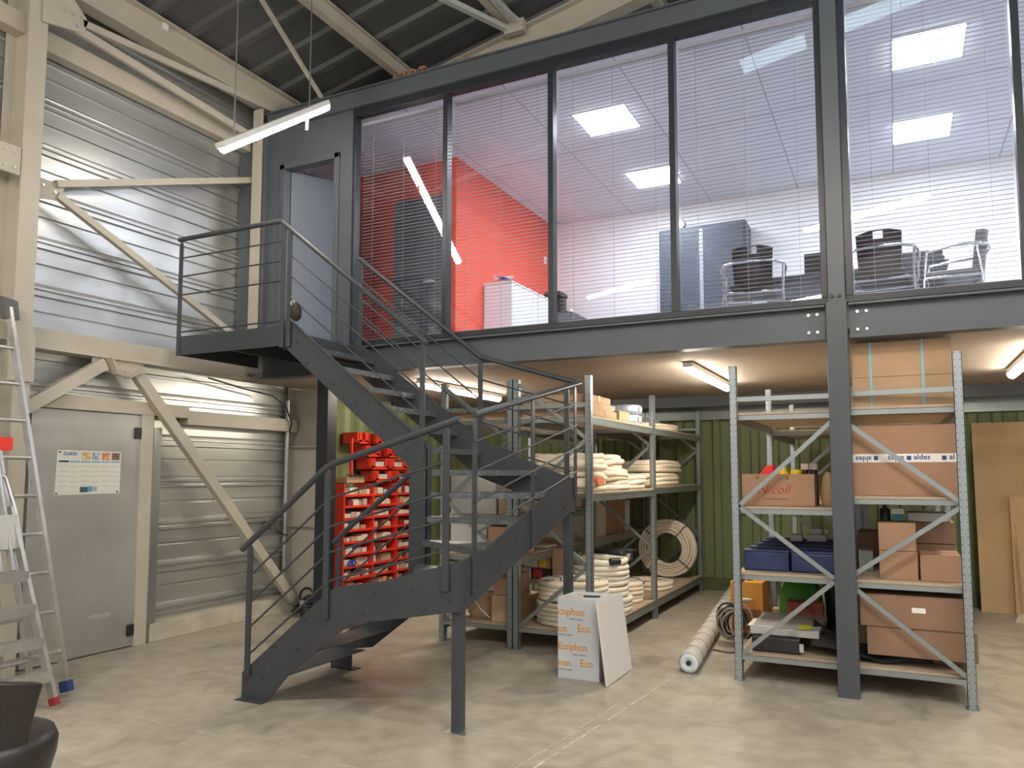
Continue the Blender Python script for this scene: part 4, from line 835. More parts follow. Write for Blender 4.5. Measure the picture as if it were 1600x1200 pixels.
# printed carton and leaning tile on the floor
t = empty('printed_carton', (-2.2, 5.73, 0), 'grey white carton printed with orange lettering, standing on the floor by the stair', 'box')
pcb = MB().box(-2.37, -2.035, 5.57, 5.93, 0, 0.60).build('body', mat('pale_grey_carton', (0.58, 0.61, 0.65), 0.6), t, bevel=0.003)
og = mat('orange_ink', (0.72, 0.31, 0.035), 0.6); gi = mat('grey_ink', (0.16, 0.17, 0.2), 0.6)
yk = 5.5685
for s_, x, z, sz in (('cophon', -2.366, 0.475, 0.077), ('on', -2.366, 0.345, 0.077), ('Eco', -2.21, 0.355, 0.077), ('Ecophon', -2.366, 0.215, 0.072), ('non', -2.366, 0.095, 0.072), ('Eco', -2.19, 0.10, 0.077)):
    text(s_, sz, (x, yk, z), (1, 0, 0), (0, 0, 1), og, 'lettering', pcb, 0.0006, bold=0.0012, sx=0.93)
for x, z in ((-2.275, 0.44), (-2.366, 0.318), (-2.25, 0.178), (-2.366, 0.06)): text('SAINT-GOBAIN', 0.0165, (x, yk, z), (1, 0, 0), (0, 0, 1), gi, 'small_lettering', pcb, 0.0006)
for x, y in ((-2.33, 5.60), (-2.28, 5.74)): text('Ecophon', 0.05, (x, y, 0.6012), (1, 0, 0), (0, 1, 0), og, 'lettering', pcb, 0.0006, sx=0.9)
tag(MB().tube([(-2.19, 5.66, 0.608), (-2.07, 5.70, 0.608)], 0.007, 8).build('marker_pen', black_m), 'black marker pen lying on the printed carton', 'pen')
wt = empty('white_tile', (-1.99, 5.75, 0), 'white square ceiling tile leaning against the printed carton', 'tile')
a = math.atan2(0.075, 0.59)
mb = MB().box(-0.018, 0, -0.29, 0.29, 0, 0.60); mb.v = [(x * math.cos(a) - z * math.sin(a) - 1.935, y + 5.76, z * math.cos(a) + x * math.sin(a) + 0.0045) for x, y, z in mb.v]
mb.build('panel', mat('white_mineral_tile', (0.66, 0.63, 0.61), 0.8), wt, bevel=0.004)

# long white wrapped roll on the floor
wr = empty('wrapped_pipe', (-1.5, 6.2, 0.07), 'long white plastic wrapped bundle on the floor beside the right racks', 'wrapped bundle')
pts = []; rad = []; random.seed(3); n = 60; A0 = Vector((-1.50, 6.12, 0.082)); A1 = Vector((-1.90, 10.3, 0.082))
for i in range(n + 1):
    pts.append(A0.lerp(A1, i / n)); rad.append(0.080 - (0.007 if i % 4 == 0 else 0) + random.uniform(-0.002, 0.002))
wm = mat('white_plastic_wrap', (0.68, 0.66, 0.62), 0.35, var=0.10, vscale=14, bump=0.8, bscale=28)
m2 = MB().tube(pts, rad, 16, False); m2.build('wrap', wm, wr)
for i in range(0, n, 4): MB().torus(pts[i], 0.0765, 0.002, 1, 20, 6).build('tape_band', mat('grey_band', (0.26, 0.22, 0.20), 0.6), wr)
MB().lathe((-1.50, 6.125, 0.082), [(0.028, -0.005), (0.045, -0.020), (0.068, -0.012), (0.079, 0.004)], 16, 1).build('end_wrap', mat('bluish_wrap', (0.60, 0.66, 0.70), 0.3, bump=0.6, bscale=30), wr)
MB().lathe((-1.50, 6.125, 0.082), [(0.02, -0.018), (0.02, 0.0)], 12, 1).build('end_hole', black_m, wr)

# orange machine with cable coil
om = empty('orange_machine', (-1.27, 7.8, 0), 'orange machine box with a black knob beside the left upright of the right racks', 'machine')
MB().box(-1.46, -1.16, 7.62, 8.06, 0.05, 0.53).build('housing', orange_m, om, bevel=0.008); MB().box(-1.44, -1.18, 7.64, 8.04, 0, 0.05).build('base', black_m, om)
MB().lathe((-1.30, 7.75, 0.53), [(0.030, 0), (0.034, 0.012), (0.026, 0.030), (0.01, 0.034)], 16).build('knob', black_m, om)
MB().tube([(-1.40, 7.60, 0.36), (-1.40, 7.52, 0.38), (-1.26, 7.52, 0.38), (-1.26, 7.60, 0.36)], 0.012, 10).build('handle', white_m, om)
MB().box(-1.44, -1.18, 7.612, 7.62, 0.08, 0.28).build('front_panel', mat('rust_red_panel', (0.32, 0.12, 0.05), 0.5), om)
cc = empty('cable_coil', (-1.45, 7.2, 0.15), 'tangled coil of black and grey cables beside the orange machine', 'cable')
for nm, m3, k0 in (('black_cable', black_m, 0), ('grey_cable', mat('grey_cable', (0.36, 0.31, 0.27), 0.5), 1)):
    mb = MB(); random.seed(11 + k0)
    for i in range(7):
        cx, cy, cz = -1.37 + random.uniform(-0.05, 0.04), 7.30 + random.uniform(-0.12, 0.10), 0.20 + random.uniform(-0.03, 0.03); R0 = random.uniform(0.11, 0.165); tl = random.uniform(-0.5, 0.5); pp = []
        for q in range(25):
            an = 2 * PI * q / 24 * 0.93 + random.random() * 0.02; pp.append((cx + R0 * 0.8 * math.cos(an) * math.cos(tl), cy + R0 * math.cos(an) * math.sin(tl) + 0.03 * math.sin(an * 2), max(0.012, cz + R0 * math.sin(an))))
        mb.tube(pp, 0.0085, 6)
    mb.tube([(-1.5, 7.0, 0.01), (-1.35, 6.95, 0.01), (-1.22, 7.05, 0.01), (-1.2, 7.3, 0.01)], 0.0085, 6)
    mb.build(nm, m3, cc)
# particle boards leaning on the back wall
for x0, x1, y0, lab, h in ((0.80, 1.50, 10.30, 'tall particle board sheet leaning on the green wall at the right edge', 2.15), (1.12, 1.75, 10.20, 'narrower board leaning in front of the tall particle board at the right edge', 1.30)):
    t = empty('board_sheet', (x0, y0, 0), lab, 'board'); mb = MB(); a = 0.10
    mb.prism([(y0 - 0.02, 0.001), (y0, 0.001), (y0 + h * math.sin(a), h * math.cos(a)), (y0 + h * math.sin(a) - 0.02, h * math.cos(a) + 0.002)], 0, x0, x1); mb.build('sheet', mat('fibre_board', (0.56, 0.38, 0.21), 0.75, var=0.07, vscale=3), t)
sw = empty('broom', (1.1, 9.75, 0), 'wooden handled broom head at the foot of the boards', 'broom')
MB().prism([(1.05, 0.0), (1.30, 0.0), (1.26, 0.09), (1.09, 0.09)], 1, 9.70, 9.78).build('head', mat('pale_bristle', (0.55, 0.47, 0.34), 0.8), sw)
MB().tube([(1.15, 9.74, 0.08), (1.13, 9.95, 1.0)], 0.011).build('handle', osb, sw)

# ================================================================ RED PARTS ORGANISER on the left wall
og_ = empty('parts_rack', (-6.15, 8.3, 0.12), 'tall red steel parts rack with nine rows of small packets, behind the stair', 'parts rack')
ysd = [7.52, 8.11, 8.63, 9.16]; rows = [0.12, 0.255, 0.40, 0.545, 0.695, 0.84, 0.985, 1.13, 1.265]
for y_ in ysd: MB().box(-6.28, -5.985, y_ - 0.012, y_ + 0.012, 0.02, 1.42).build('divider', red_m, og_)
random.seed(21)
for i, z in enumerate(rows):
    MB().box(-6.28, -5.99, ysd[0], ysd[-1], z, z + 0.006).box(-5.99, -5.978, ysd[0], ysd[-1], z - 0.005, z + 0.024).build('tray', red_m, og_)
packs = [mat('pack_white', (0.72, 0.68, 0.60), 0.6), mat('pack_kraft', (0.50, 0.35, 0.20), 0.7), mat('pack_grey', (0.48, 0.46, 0.42), 0.6), mat('pack_tan', (0.60, 0.45, 0.28), 0.7), mat('pack_darkred', (0.30, 0.03, 0.03), 0.5)]
proto = {}
nn = 0
for i, z in enumerate(rows):
    for b in range(3):
        if b == 2 and i in (1, 2, 4): pass
        y = ysd[b] + 0.03; end = ysd[b + 1] - 0.02
        while y < end - 0.07:
            wd = random.choice((0.06, 0.08, 0.10, 0.13)); h = random.uniform(0.055, 0.105)
            if y + wd > end: break
            if random.random() < 0.93:
                mi = random.choices(range(5), (6, 2, 2, 2, 0.7))[0]; lab = 'small white packet in the red parts rack' if mi == 0 else ('small grey packet in the red parts rack' if mi == 2 else ('small dark red packet in the red parts rack' if mi == 4 else 'small brown cardboard packet in the red parts rack'))
                x1 = -6.0 - random.uniform(0.0, 0.06)
                tag(MB().box(x1 - 0.16, x1, y, y + wd - 0.008, z + 0.0065, z + 0.0065 + h).build('small_packet', packs[mi], bevel=0.002), lab, 'packet', 'packets in the red parts rack: %s' % ('white', 'brown', 'grey', 'brown', 'dark red')[mi])
            y += wd
for k in range(2):
    t = empty('blue_fitting', (-5.985, 7.62 + 0.08 * k, 0.44), 'shiny blue round fitting hanging in the red parts rack', 'fitting', 'blue fittings in the red parts rack')
    MB().torus((-5.965, 7.62 + 0.08 * k, 0.46), 0.026, 0.011, 0, 18, 8).build('ring', mat('blue_plastic', (0.01, 0.06, 0.55), 0.3), t)
# red bins on top
def red_bin(y0, z0, label, fill=True, x=-6.0, w_=0.36):
    t = empty('red_bin', (x, y0, z0), label, 'storage bin')
    mb = MB()
    mb.box(x - 0.26, x, y0, y0 + 0.012, z0, z0 + 0.15).box(x - 0.26, x, y0 + w_ - 0.012, y0 + w_, z0, z0 + 0.15).box(x - 0.26, x, y0, y0 + w_, z0, z0 + 0.008).box(x - 0.008, x, y0, y0 + w_, z0, z0 + 0.05).box(x - 0.26, x - 0.25, y0, y0 + w_, z0, z0 + 0.15)
    mb.box(x - 0.06, x, y0 - 0.03, y0 + 0.07, z0 + 0.03, z0 + 0.15).box(x - 0.06, x, y0 + w_ - 0.07, y0 + w_ + 0.02, z0 + 0.03, z0 + 0.15)
    mb.build('shell', red_m, t)
    if fill:
        for q in range(3): MB().box(x - 0.22, x - 0.02, y0 + 0.08, y0 + w_ - 0.08, z0 + 0.02 + 0.03 * q, z0 + 0.045 + 0.03 * q).build('papers', packs[0] if q % 2 else mat('pale_blue_pack', (0.5, 0.6, 0.62), 0.6), t)
red_bin(8.16, 1.43, 'lower red bin of white packets stacked on the red parts rack')
red_bin(8.08, 1.59, 'middle red bin of white packets stacked on the red parts rack')
red_bin(8.62, 1.43, 'right red bin of white packets stacked on the red parts rack')
red_bin(8.50, 1.59, 'second right red bin of packets on the red parts rack')
red_bin(7.98, 1.75, 'empty red bin near the top of the stepped bins', False, w_=0.26); red_bin(7.80, 1.91, 'topmost left red bin of the stepped bins', False, w_=0.20); red_bin(8.44, 1.75, 'small red bin right of the topmost bins', False, w_=0.20)
red_bin(8.20, 1.91, 'narrow red bin at the upper right of the stepped bins', False, w_=0.20)
hk = empty('red_hook_rail', (-6.1, 7.72, 1.4), 'red post with curved black hooks beside the stepped bins', 'hook rail')
MB().box(-6.06, -6.03, 7.70, 7.73, 1.42, 1.98).build('post', red_m, hk)
for q in range(4): MB().tube([(-6.03, 7.60 + 0.09 * q, 1.53), (-5.98, 7.63 + 0.09 * q, 1.50), (-5.96, 7.68 + 0.09 * q, 1.52)], 0.008, 6).build('hook', black_m, hk)
carton('open kraft carton on the top left of the red parts rack', -6.25, -6.02, 7.60, 7.95, 1.43, 1.50, card2, tape=False)
# things at the foot of the portal column and on the landing
hc = empty('black_hose_coil', (-5.9, 6.7, 0.1), 'black coiled hose and tool heaped at the foot of the portal column', 'hose')
mb = MB()
for i in range(5): mb.torus((-5.86 + 0.02 * i, 6.72 + 0.01 * i, 0.05 + 0.035 * i), 0.13 - 0.006 * i, 0.016, 2, 24, 6, jit=0.012, ph=i)
mb.torus((-5.80, 6.68, 0.20), 0.10, 0.014, 1, 24, 6); mb.build('hose', black_m, hc); MB().lathe((-5.80, 6.68, 0.0), [(0.07, 0), (0.07, 0.16), (0.02, 0.2)], 12).build('body', black_m, hc)
MB().box(-5.83, -5.77, 6.60, 6.62, 0.12, 0.18).build('plate', steel, hc)
lb = empty('cloth_bag', (-5.45, 5.75, 2.776), 'crumpled grey brown bag standing on the stair landing by the office doorway', 'bag')
MB().lathe((-5.50, 5.72, 2.777), [(0.10, 0), (0.13, 0.04), (0.12, 0.12), (0.09, 0.19), (0.03, 0.22)], 9).build('body', mat('grey_brown_cloth', (0.17, 0.155, 0.14), 0.9, bump=0.5, bscale=20), lb)
kp = empty('key_pouch', (-4.53, 4.99, 2.9), 'dark leather pouch with a metal clip hanging on the top stair post', 'pouch')
MB().lathe((-4.50, 4.965, 2.83), [(0.02, 0), (0.045, 0.03), (0.05, 0.09), (0.03, 0.14), (0.012, 0.16)], 12).build('pouch', mat('brown_black_leather', (0.03, 0.017, 0.014), 0.6), kp); MB().torus((-4.53, 4.955, 2.985), 0.022, 0.005, 1, 14, 6).build('clip', steel, kp)
cb = empty('wall_cable', (-6.2, 6.4, 2.3), 'thin black cable drooping under the girt toward the zinc pipe', 'cable')
MB().tube([(-6.15, 5.55, 2.50), (-6.15, 6.0, 2.44), (-6.15, 6.45, 2.40), (-6.12, 6.62, 2.30), (-6.15, 6.76, 2.12), (-6.2, 6.78, 2.0)], 0.009, 8).build('cable', black_m, cb)
lk = empty('cable_box', (-6.2, 6.6, 0.9), 'small dark junction box with short cables on the left wall by the zinc pipe', 'box')
MB().box(-6.30, -6.22, 6.55, 6.66, 0.92, 1.02).build('case', mat('dark_grey_plastic', (0.10, 0.10, 0.10), 0.5), lk, bevel=0.004); MB().tube([(-6.22, 6.62, 0.92), (-6.18, 6.70, 0.86), (-6.2, 6.8, 0.85)], 0.008, 6).build('cable', black_m, lk)
rp = empty('rope_heap', (-4.1, 6.05, 5.40), 'heap of reddish brown rope lying on the head beam above the office', 'rope')
mb = MB(); random.seed(9)
for i in range(9): mb.torus((-4.27 + 0.04 * i, 6.04, 5.415 + 0.012 * (i % 3)), 0.028, 0.010, i % 3, 14, 6, jit=0.006, ph=i)
mb.build('rope', mat('terracotta_rope', (0.32, 0.15, 0.10), 0.8), rp)

# calendar on the door
ca = empty('wall_calendar', (-6.19, 4.34, 1.36), 'white year calendar sheet pinned to the grey metal door', 'calendar')
MB().prism([(4.045, 1.365), (4.640, 1.37), (4.640, 1.735), (4.055, 1.74)], 0, -6.1945, -6.1925).build('sheet', mat('calendar_paper', (0.74, 0.73, 0.68), 0.5), ca)
bl_ = mat('calendar_blue', (0.03, 0.20, 0.42), 0.5)
text('DAIKIN', 0.042, (-6.1915, 4.105, 1.695), (0, 1, 0), (0, 0, 1), bl_, 'lettering', ca, 0.0003, shear=0.2, bold=0.0012, sx=0.85)
MB().box(-6.1925, -6.1918, 4.07, 4.155, 1.64, 1.652).build('header', bl_, ca)
for k in range(6):
    y0 = 4.075 + 0.094 * k; MB().box(-6.1925, -6.1918, y0, y0 + 0.085, 1.638, 1.650).build('header_bar', mat('calendar_light_blue', (0.18, 0.42, 0.58), 0.5), ca)
    q = MB()
    for r_ in range(5): zq = 1.605 - 0.042 * r_ - 0.006 * (k % 2); q.box(-6.1925, -6.1919, y0, y0 + 0.08, zq, zq + 0.003)
    q.build('month_lines', mat('calendar_lines', (0.42, 0.36, 0.34), 0.6), ca)
for k, c_ in enumerate(((0.62, 0.45, 0.25), (0.42, 0.45, 0.50), (0.70, 0.28, 0.14), (0.25, 0.16, 0.12))):
    y0 = 4.270 + 0.093 * k; MB().box(-6.1925, -6.1917, y0, y0 + 0.078, 1.66, 1.725).build('picture', mat('calendar_picture_%d' % k, c_, 0.5, var=0.5, vscale=30), ca)
MB().box(-6.1925, -6.1917, 4.265, 4.335, 1.385, 1.43).build('picture', mat('calendar_picture_dark', (0.06, 0.10, 0.14), 0.5, var=0.5, vscale=40), ca)
MB().box(-6.1925, -6.1917, 4.337, 4.375, 1.387, 1.435).build('picture', mat('calendar_cyan', (0.04, 0.36, 0.60), 0.5), ca); MB().box(-6.1925, -6.1917, 4.378, 4.42, 1.392, 1.43).build('picture', mat('calendar_grey', (0.42, 0.42, 0.40), 0.5), ca)
for y_, z_ in ((4.075, 1.722), (4.06, 1.378), (4.615, 1.385)): MB().box(-6.1925, -6.190, y_ - 0.008, y_ + 0.008, z_ - 0.006, z_ + 0.006).build('pin', black_m, ca)

# ================================================================ OFFICE FURNITURE
ZF = 2.786
wc = empty('white_cupboard', (-4.25, 8.7, ZF), 'low white sliding door cupboard against the red wall', 'cupboard')
MB().box(-4.43, -4.05, 8.16, 9.30, ZF, 3.83).build('carcass', mat('white_melamine', (0.78, 0.80, 0.84), 0.5), wc, bevel=0.003)
MB().box(-4.435, -4.04, 8.15, 9.31, 3.83, 3.85).build('top', white_m, wc); MB().box(-4.05, -4.044, 8.18, 8.72, ZF + 0.05, 3.80).build('door', white_m, wc); MB().box(-4.05, -4.044, 8.74, 9.28, ZF + 0.05, 3.80).build('door', white_m, wc)
ap = empty('model_airplane', (-4.2, 8.35, 3.85), 'small blue and white model airplane on the white cupboard', 'model airplane')
bw = mat('model_blue', (0.05, 0.06, 0.35), 0.4)
MB().tube([(-4.36, 8.3, 3.925), (-4.33, 8.3, 3.93), (-4.15, 8.3, 3.93), (-4.09, 8.3, 3.935)], [0.008, 0.018, 0.02, 0.006], 10).build('fuselage', white_m, ap)
MB().prism([(-4.36, 3.93), (-4.32, 3.94), (-4.355, 3.985), (-4.37, 3.985)], 1, 8.297, 8.303).build('tail_fin', white_m, ap); MB().box(-4.26, -4.18, 8.18, 8.42, 3.918, 3.924).build('wing', bw, ap); MB().box(-4.30, -4.16, 8.28, 8.32, 3.908, 3.920).build('belly', bw, ap)
MB().tube([(-4.22, 8.3, 3.851), (-4.22, 8.3, 3.915)], 0.003, 6).build('stand', steel, ap)
dr = empty('drawer_unit', (-3.9, 9.8, ZF), 'dark grey drawer unit behind the glass beside the white cupboard', 'cabinet')
MB().box(-4.42, -3.80, 9.45, 10.2, ZF, 3.70).build('carcass', mat('dark_grey_laminate', (0.07, 0.075, 0.09), 0.5), dr, bevel=0.004)
for z in (2.85, 3.15, 3.45): MB().box(-4.40, -3.82, 9.435, 9.45, z, z + 0.24).build('drawer', mat('grey_drawer', (0.11, 0.115, 0.13), 0.5), dr)
cm = empty('coffee_machine', (-4.05, 9.8, 3.70), 'small black and white coffee machine on the dark drawer unit', 'coffee machine')
MB().box(-4.30, -4.02, 9.62, 9.90, 3.70, 3.80).box(-4.28, -4.06, 9.76, 9.90, 3.80, 3.98).box(-4.28, -4.04, 9.62, 9.90, 3.98, 4.04).build('body', black_m, cm, bevel=0.006); MB().lathe((-3.92, 9.72, 3.70), [(0.03, 0), (0.035, 0.09), (0.032, 0.09)], 12).build('cup', white_m, cm)
ws = tag(MB().box(-4.44, -4.425, 9.98, 10.05, 4.55, 4.66).build('wall_switch', white_m, bevel=0.003), 'white switch plate on the red wall', 'switch')
tc_ = empty('tall_cupboard', (-2.15, 10, ZF), 'tall grey roller door cupboard against the back office wall', 'cupboard')
cg = mat('cupboard_grey', (0.065, 0.075, 0.095), 0.5); cg2 = mat('roller_door', (0.05, 0.062, 0.085), 0.5)
MB().box(-2.72, -1.60, 9.86, 10.27, ZF, 4.76).build('carcass', cg, tc_, bevel=0.02)
for x0, x1 in ((-2.69, -2.19), (-2.13, -1.63)):
    q = MB().box(x0, x1, 9.845, 9.86, ZF + 0.06, 4.70)
    for k in range(16): q.box(x0 + k * (x1 - x0) / 16 + 0.004, x0 + (k + 1) * (x1 - x0) / 16 - 0.004, 9.84, 9.845, ZF + 0.07, 4.69)
    q.build('roller_door', cg2, tc_)
MB().box(-2.185, -2.135, 9.84, 9.86, ZF + 0.06, 4.70).build('centre_strip', mat('light_strip', (0.28, 0.30, 0.33), 0.4), tc_)
cl = empty('desk_clock', (-2.45, 10.0, 4.76), 'small rounded clock on top of the tall grey cupboard', 'clock')
MB().lathe((-2.45, 9.93, 4.83), [(0.07, 0), (0.07, 0.05)], 20, 1).box(-2.50, -2.40, 9.93, 9.98, 4.761, 4.77).build('case', black_m, cl); MB().lathe((-2.45, 9.928, 4.83), [(0.055, -0.002), (0.055, 0.003)], 20, 1).build('face', white_m, cl)
def chair(loc, rot, label, m=brownleather, side=False):
    t = empty('meeting_chair', (0, 0, 0), label, 'chair'); 
    # built facing +Y (back towards -Y)
    bk = MB(); vs = []; nx, nz = 14, 12
    for k, off in enumerate((0.0, 0.045)):
        for i in range(nx):
            for j in range(nz):
                u = -1 + 2 * i / (nx - 1); z = 0.40 + 0.41 * j / (nz - 1); cur = 0.05 * u * u
                wd = 0.178 - 0.015 * (1 - j / (nz - 1)); top = -0.02 * u * u if j == nz - 1 else 0
                vs.append((u * wd, -0.22 + cur + off - 0.05 * (j / (nz - 1)), z + top))
    fs = []
    hole = {(i, 10) for i in (5, 6, 7)} 
    for k in range(2):
        for i in range(nx - 1):
            for j in range(nz - 1):
                if (i, j) in hole or (i, j) in {(5, 9), (6, 9), (7, 9)} and j == 9: continue
                b0 = k * nx * nz; q = (b0 + i * nz + j, b0 + (i + 1) * nz + j, b0 + (i + 1) * nz + j + 1, b0 + i * nz + j + 1)
                fs.append(q if k else q[::-1])
    o2 = nx * nz; ring = [(i, 0) for i in range(nx)] + [(nx - 1, j) for j in range(1, nz)] + [(i, nz - 1) for i in range(nx - 2, -1, -1)] + [(0, j) for j in range(nz - 2, 0, -1)]
    for a_ in range(len(ring)):
        p, q = ring[a_], ring[(a_ + 1) % len(ring)]; ia, ib = p[0] * nz + p[1], q[0] * nz + q[1]; fs.append((ia, ib, ib + o2, ia + o2))
    bk.add(vs, fs); bk.build('backrest', m, t)
    MB().box(-0.20, 0.20, -0.20, 0.22, 0.41, 0.475).build('seat', m, t, bevel=0.02)
    MB().tube([(-0.27, 0.20, 0.62), (-0.285, 0.0, 0.655), (-0.26, -0.17, 0.66), (-0.16, -0.25, 0.665), (0, -0.275, 0.668), (0.16, -0.25, 0.665), (0.26, -0.17, 0.66), (0.285, 0.0, 0.655), (0.27, 0.20, 0.62)], 0.013, 10).build('arm_rail', chrome, t)
    for s_ in (-1, 1):
        for y1, y0 in ((0.19, 0.24), (-0.17, -0.24)): MB().tube([(s_ * 0.265, y1, 0.64), (s_ * 0.255, (y0 + y1) / 2, 0.4), (s_ * 0.28, y0, 0.012)], 0.012, 8).build('leg', chrome, t)
    MB().tube([(-0.26, 0.2, 0.40), (-0.26, -0.2, 0.40), (0.26, -0.2, 0.40), (0.26, 0.2, 0.40), (-0.26, 0.2, 0.40)], 0.011, 8).build('seat_frame', chrome, t)
    t.location = loc; t.rotation_euler.z = rot; return t
chair((-1.13, 7.33, ZF), 0.12, 'dark brown leather chair with chrome arms, left of the steel post, seen from behind')
chair((-0.05, 7.33, ZF), -0.10, 'dark brown leather chair with chrome arms, right of the steel post, seen from behind')
chair((0.50, 7.55, ZF), -1.55, 'grey leather chair with chrome arms near the right edge, seen from the side', mat('grey_leather', (0.09, 0.095, 0.10), 0.4)).rotation_euler.z = 1.5
dk = empty('office_desk', (-0.3, 8.5, ZF), 'dark office desk with a modesty panel behind the brown chairs', 'desk')
dkm = mat('dark_desk', (0.045, 0.045, 0.06), 0.5)
MB().box(-1.15, 0.50, 8.05, 8.85, ZF + 0.70, ZF + 0.735).build('desktop', dkm, dk, bevel=0.004); MB().box(-1.10, 0.45, 8.10, 8.12, ZF + 0.15, ZF + 0.70).build('modesty_panel', mat('desk_panel', (0.085, 0.09, 0.12), 0.5), dk)
for x in (-1.12, 0.44): MB().box(x, x + 0.04, 8.08, 8.82, ZF, ZF + 0.70).build('leg', dkm, dk)
def monitor(x0, x1, y, z0, z1, label):
    t = empty('computer_monitor', ((x0 + x1) / 2, y, ZF + 0.736), label, 'monitor')
    MB().box(x0, x1, y, y + 0.03, z0, z1).build('screen', black_m, t, bevel=0.008); MB().box((x0 + x1) / 2 - 0.03, (x0 + x1) / 2 + 0.03, y + 0.02, y + 0.05, ZF + 0.74, z0 + 0.05).box((x0 + x1) / 2 - 0.1, (x0 + x1) / 2 + 0.1, y - 0.05, y + 0.12, ZF + 0.7365, ZF + 0.75).build('stand', dkm, t)
monitor(-0.78, -0.46, 8.35, ZF + 0.80, ZF + 1.02, 'black monitor on the dark desk left of the steel post')
monitor(0.05, 0.47, 8.35, ZF + 0.76, ZF + 0.92, 'dark low monitor on the desk right of the second brown chair')
pb = empty('pedestal_cabinet', (0.3, 8.1, ZF), 'dark square pedestal cabinet right of the second brown chair', 'cabinet')
MB().box(0.12, 0.46, 7.95, 8.03, ZF, ZF + 0.75).build('carcass', mat('navy_dark_laminate', (0.02, 0.022, 0.05), 0.5), pb, bevel=0.003)

# ================================================================ LADDERS
def ladder(label, foot, top, dy, n, rail_w=0.025, rail_d=0.065, step=False, foot_m=None, start=0.28, gap=0.28, z_to=99):
    t = empty('aluminium_ladder', foot, label, 'ladder'); a, b = Vector(foot), Vector(top); d = (b - a).normalized(); L_ = (b - a).length
    for k, o in enumerate((0, dy)):
        s_ = Vector((0, o, 0)); sr = MB().bar(a + s_ + d * 0.02, b + s_, rail_w, rail_d, (1, 0, 0)).build('side_rail', alu, t)
        if foot_m: MB().bar(a + s_, a + s_ + d * (0.075 if foot_m is blue_f else 0.05), rail_w + (0.02 if foot_m is blue_f else 0.008), rail_d + (0.03 if foot_m is blue_f else 0.008), (1, 0, 0)).build('rubber_foot', foot_m, sr)
    for i in range(n):
        q = a + d * (start + gap * i)
        if (start + gap * i) > L_ - 0.1: break
        if step: MB().box(q.x - 0.04, q.x + 0.04, min(q.y, q.y + dy), max(q.y, q.y + dy), q.z - 0.012, q.z + 0.012).box(q.x + 0.0405, q.x + 0.046, min(q.y, q.y + dy), max(q.y, q.y + dy), q.z - 0.055, q.z + 0.014).build('step', alu, t)
        else: MB().tube([q, q + Vector((0, dy, 0))], 0.015, 10).build('rung', alu, t)
    return t
blue_f = mat('blue_rubber', (0.02, 0.05, 0.20), 0.5); red_f = mat('dark_red_rubber', (0.30, 0.02, 0.03), 0.5); orf = mat('orange_rubber', (0.80, 0.10, 0.02), 0.5)
l1 = ladder('tall aluminium ladder with blue feet leaning on the left column', (-5.235, 3.58, 0.03), (-5.93, 3.45, 2.78), -0.42, 9, foot_m=blue_f)
MB().prism([(3.42, 2.70), (3.52, 2.70), (3.50, 2.84), (3.38, 2.86)], 0, -5.97, -5.90).build('top_cap', mat('dark_cap', (0.12, 0.12, 0.12), 0.5), l1)
l2 = ladder('wide step aluminium ladder with dark red feet in front of the blue footed one', (-5.00, 3.34, 0.03), (-5.40, 3.22, 1.32), -0.55, 4, step=True, foot_m=red_f, start=0.22, gap=0.225)
l3 = ladder('aluminium ladder with an orange foot behind the wide step ladder', (-5.16, 3.30, 0.03), (-5.80, 3.22, 2.45), -0.36, 9, foot_m=orf, rail_w=0.02, rail_d=0.05)
MB().box(-5.62, -5.36, 2.66, 3.27, 1.02, 1.045).build('platform', mat('platform_sheet', (0.60, 0.61, 0.60), 0.4, 0.4), l2); MB().box(-5.345, -5.335, 2.66, 3.24, 1.04, 1.27).build('front_panel', mat('panel_sheet', (0.62, 0.63, 0.63), 0.45, 0.3), l2)
for yy in (3.02, 2.86): MB().bar((-5.12, yy, 0.05), (-5.46, yy - 0.03, 1.02), 0.03, 0.02, (1, 0, 0)).build('support', alu, l2)
for yy in (3.12, 3.20): MB().bar((-5.30, yy, 0.9), (-5.55, yy - 0.05, 1.9), 0.018, 0.045, (1, 0, 0)).build('support', alu, l2)
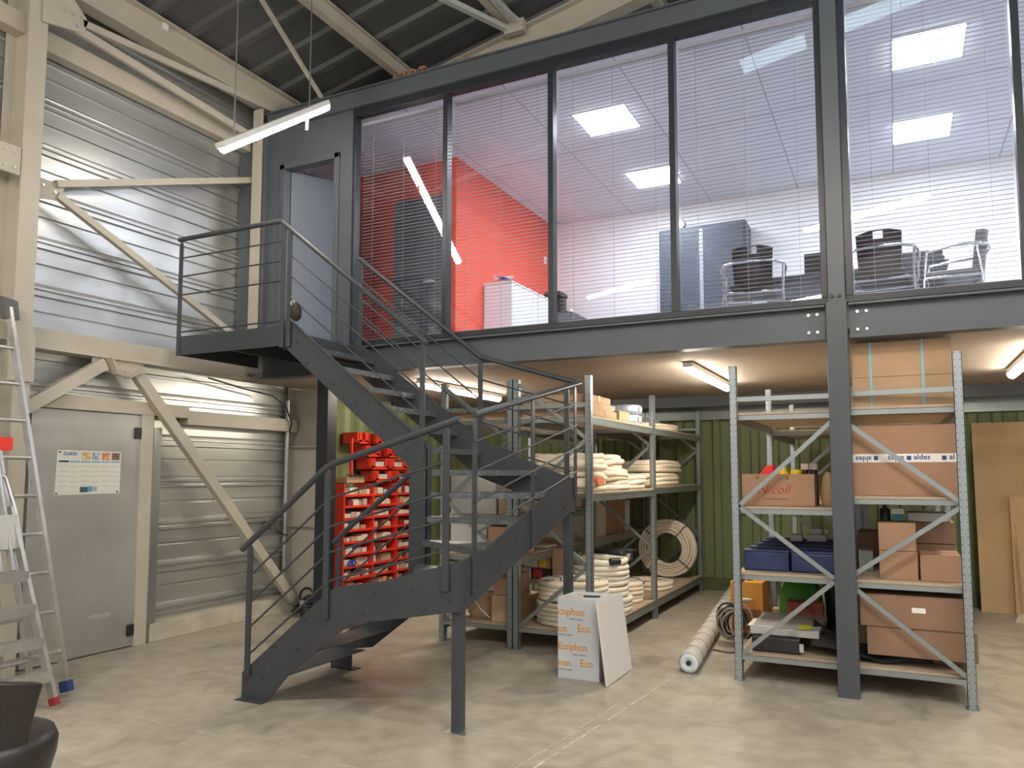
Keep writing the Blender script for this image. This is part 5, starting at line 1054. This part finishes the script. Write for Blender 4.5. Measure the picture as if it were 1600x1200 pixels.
MB().tube([(-5.50, 2.7, 1.55), (-5.48, 3.14, 1.55), (-5.46, 3.22, 1.52), (-5.40, 3.26, 1.30), (-5.34, 3.28, 1.05)], 0.014, 10).build('guard_rail', alu, l2)
MB().box(-5.42, -5.385, 3.10, 3.21, 1.70, 1.79).build('red_bracket', red_m, l3)

# ================================================================ BLACK TUB CHAIR (bottom left)
ch = empty('tub_chair', (-3.35, 1.95, 0), 'black leather tub chair cut by the bottom left corner', 'armchair')
# shell: open curved back, flared towards the rim
cx, cy = -3.46, 2.0
vs = []; n = 26; mrow = 9
for layer, dr_ in ((0, 0.0), (1, -0.06)):
    for i in range(n):
        an = math.radians(290 - 78 + 156 * i / (n - 1)); ca_, sa_ = math.cos(an), math.sin(an)
        hgt = 0.70 + 0.06 * math.sin(PI * i / (n - 1))
        for j in range(mrow):
            v = j / (mrow - 1); rr = 0.235 + 0.095 * v * v + dr_; vs.append((cx + rr * ca_, cy + rr * sa_, 0.16 + (hgt - 0.16) * v))
fs = []
for l in range(2):
    b0 = l * n * mrow
    for i in range(n - 1):
        for j in range(mrow - 1): fs.append((b0 + i * mrow + j, b0 + i * mrow + j + 1, b0 + (i + 1) * mrow + j + 1, b0 + (i + 1) * mrow + j))
o2 = n * mrow
for i in range(n - 1): fs.append((i * mrow + mrow - 1, (i + 1) * mrow + mrow - 1, (i + 1) * mrow + mrow - 1 + o2, i * mrow + mrow - 1 + o2)); fs.append((i * mrow, (i + 1) * mrow, (i + 1) * mrow + o2, i * mrow + o2))
for i in (0, n - 1):
    for j in range(mrow - 1): fs.append((i * mrow + j, i * mrow + j + 1, i * mrow + j + 1 + o2, i * mrow + j + o2))
o = MB().add(vs, fs, True).build('backrest', blackleather, ch, bevel=0.012)
MB().lathe((cx, cy, 0.14), [(0.17, 0), (0.22, 0.03), (0.25, 0.12), (0.275, 0.22), (0.28, 0.28), (0.265, 0.315), (0.20, 0.335), (0.0, 0.34)], 32).build('seat', blackleather, ch)
for sx_ in (-0.12, 0.12):
    for sy_ in (-0.12, 0.12): MB().tube([(cx + sx_, cy + sy_, 0.0), (cx + sx_, cy + sy_, 0.19)], 0.018, 10).build('leg', black_m, ch)
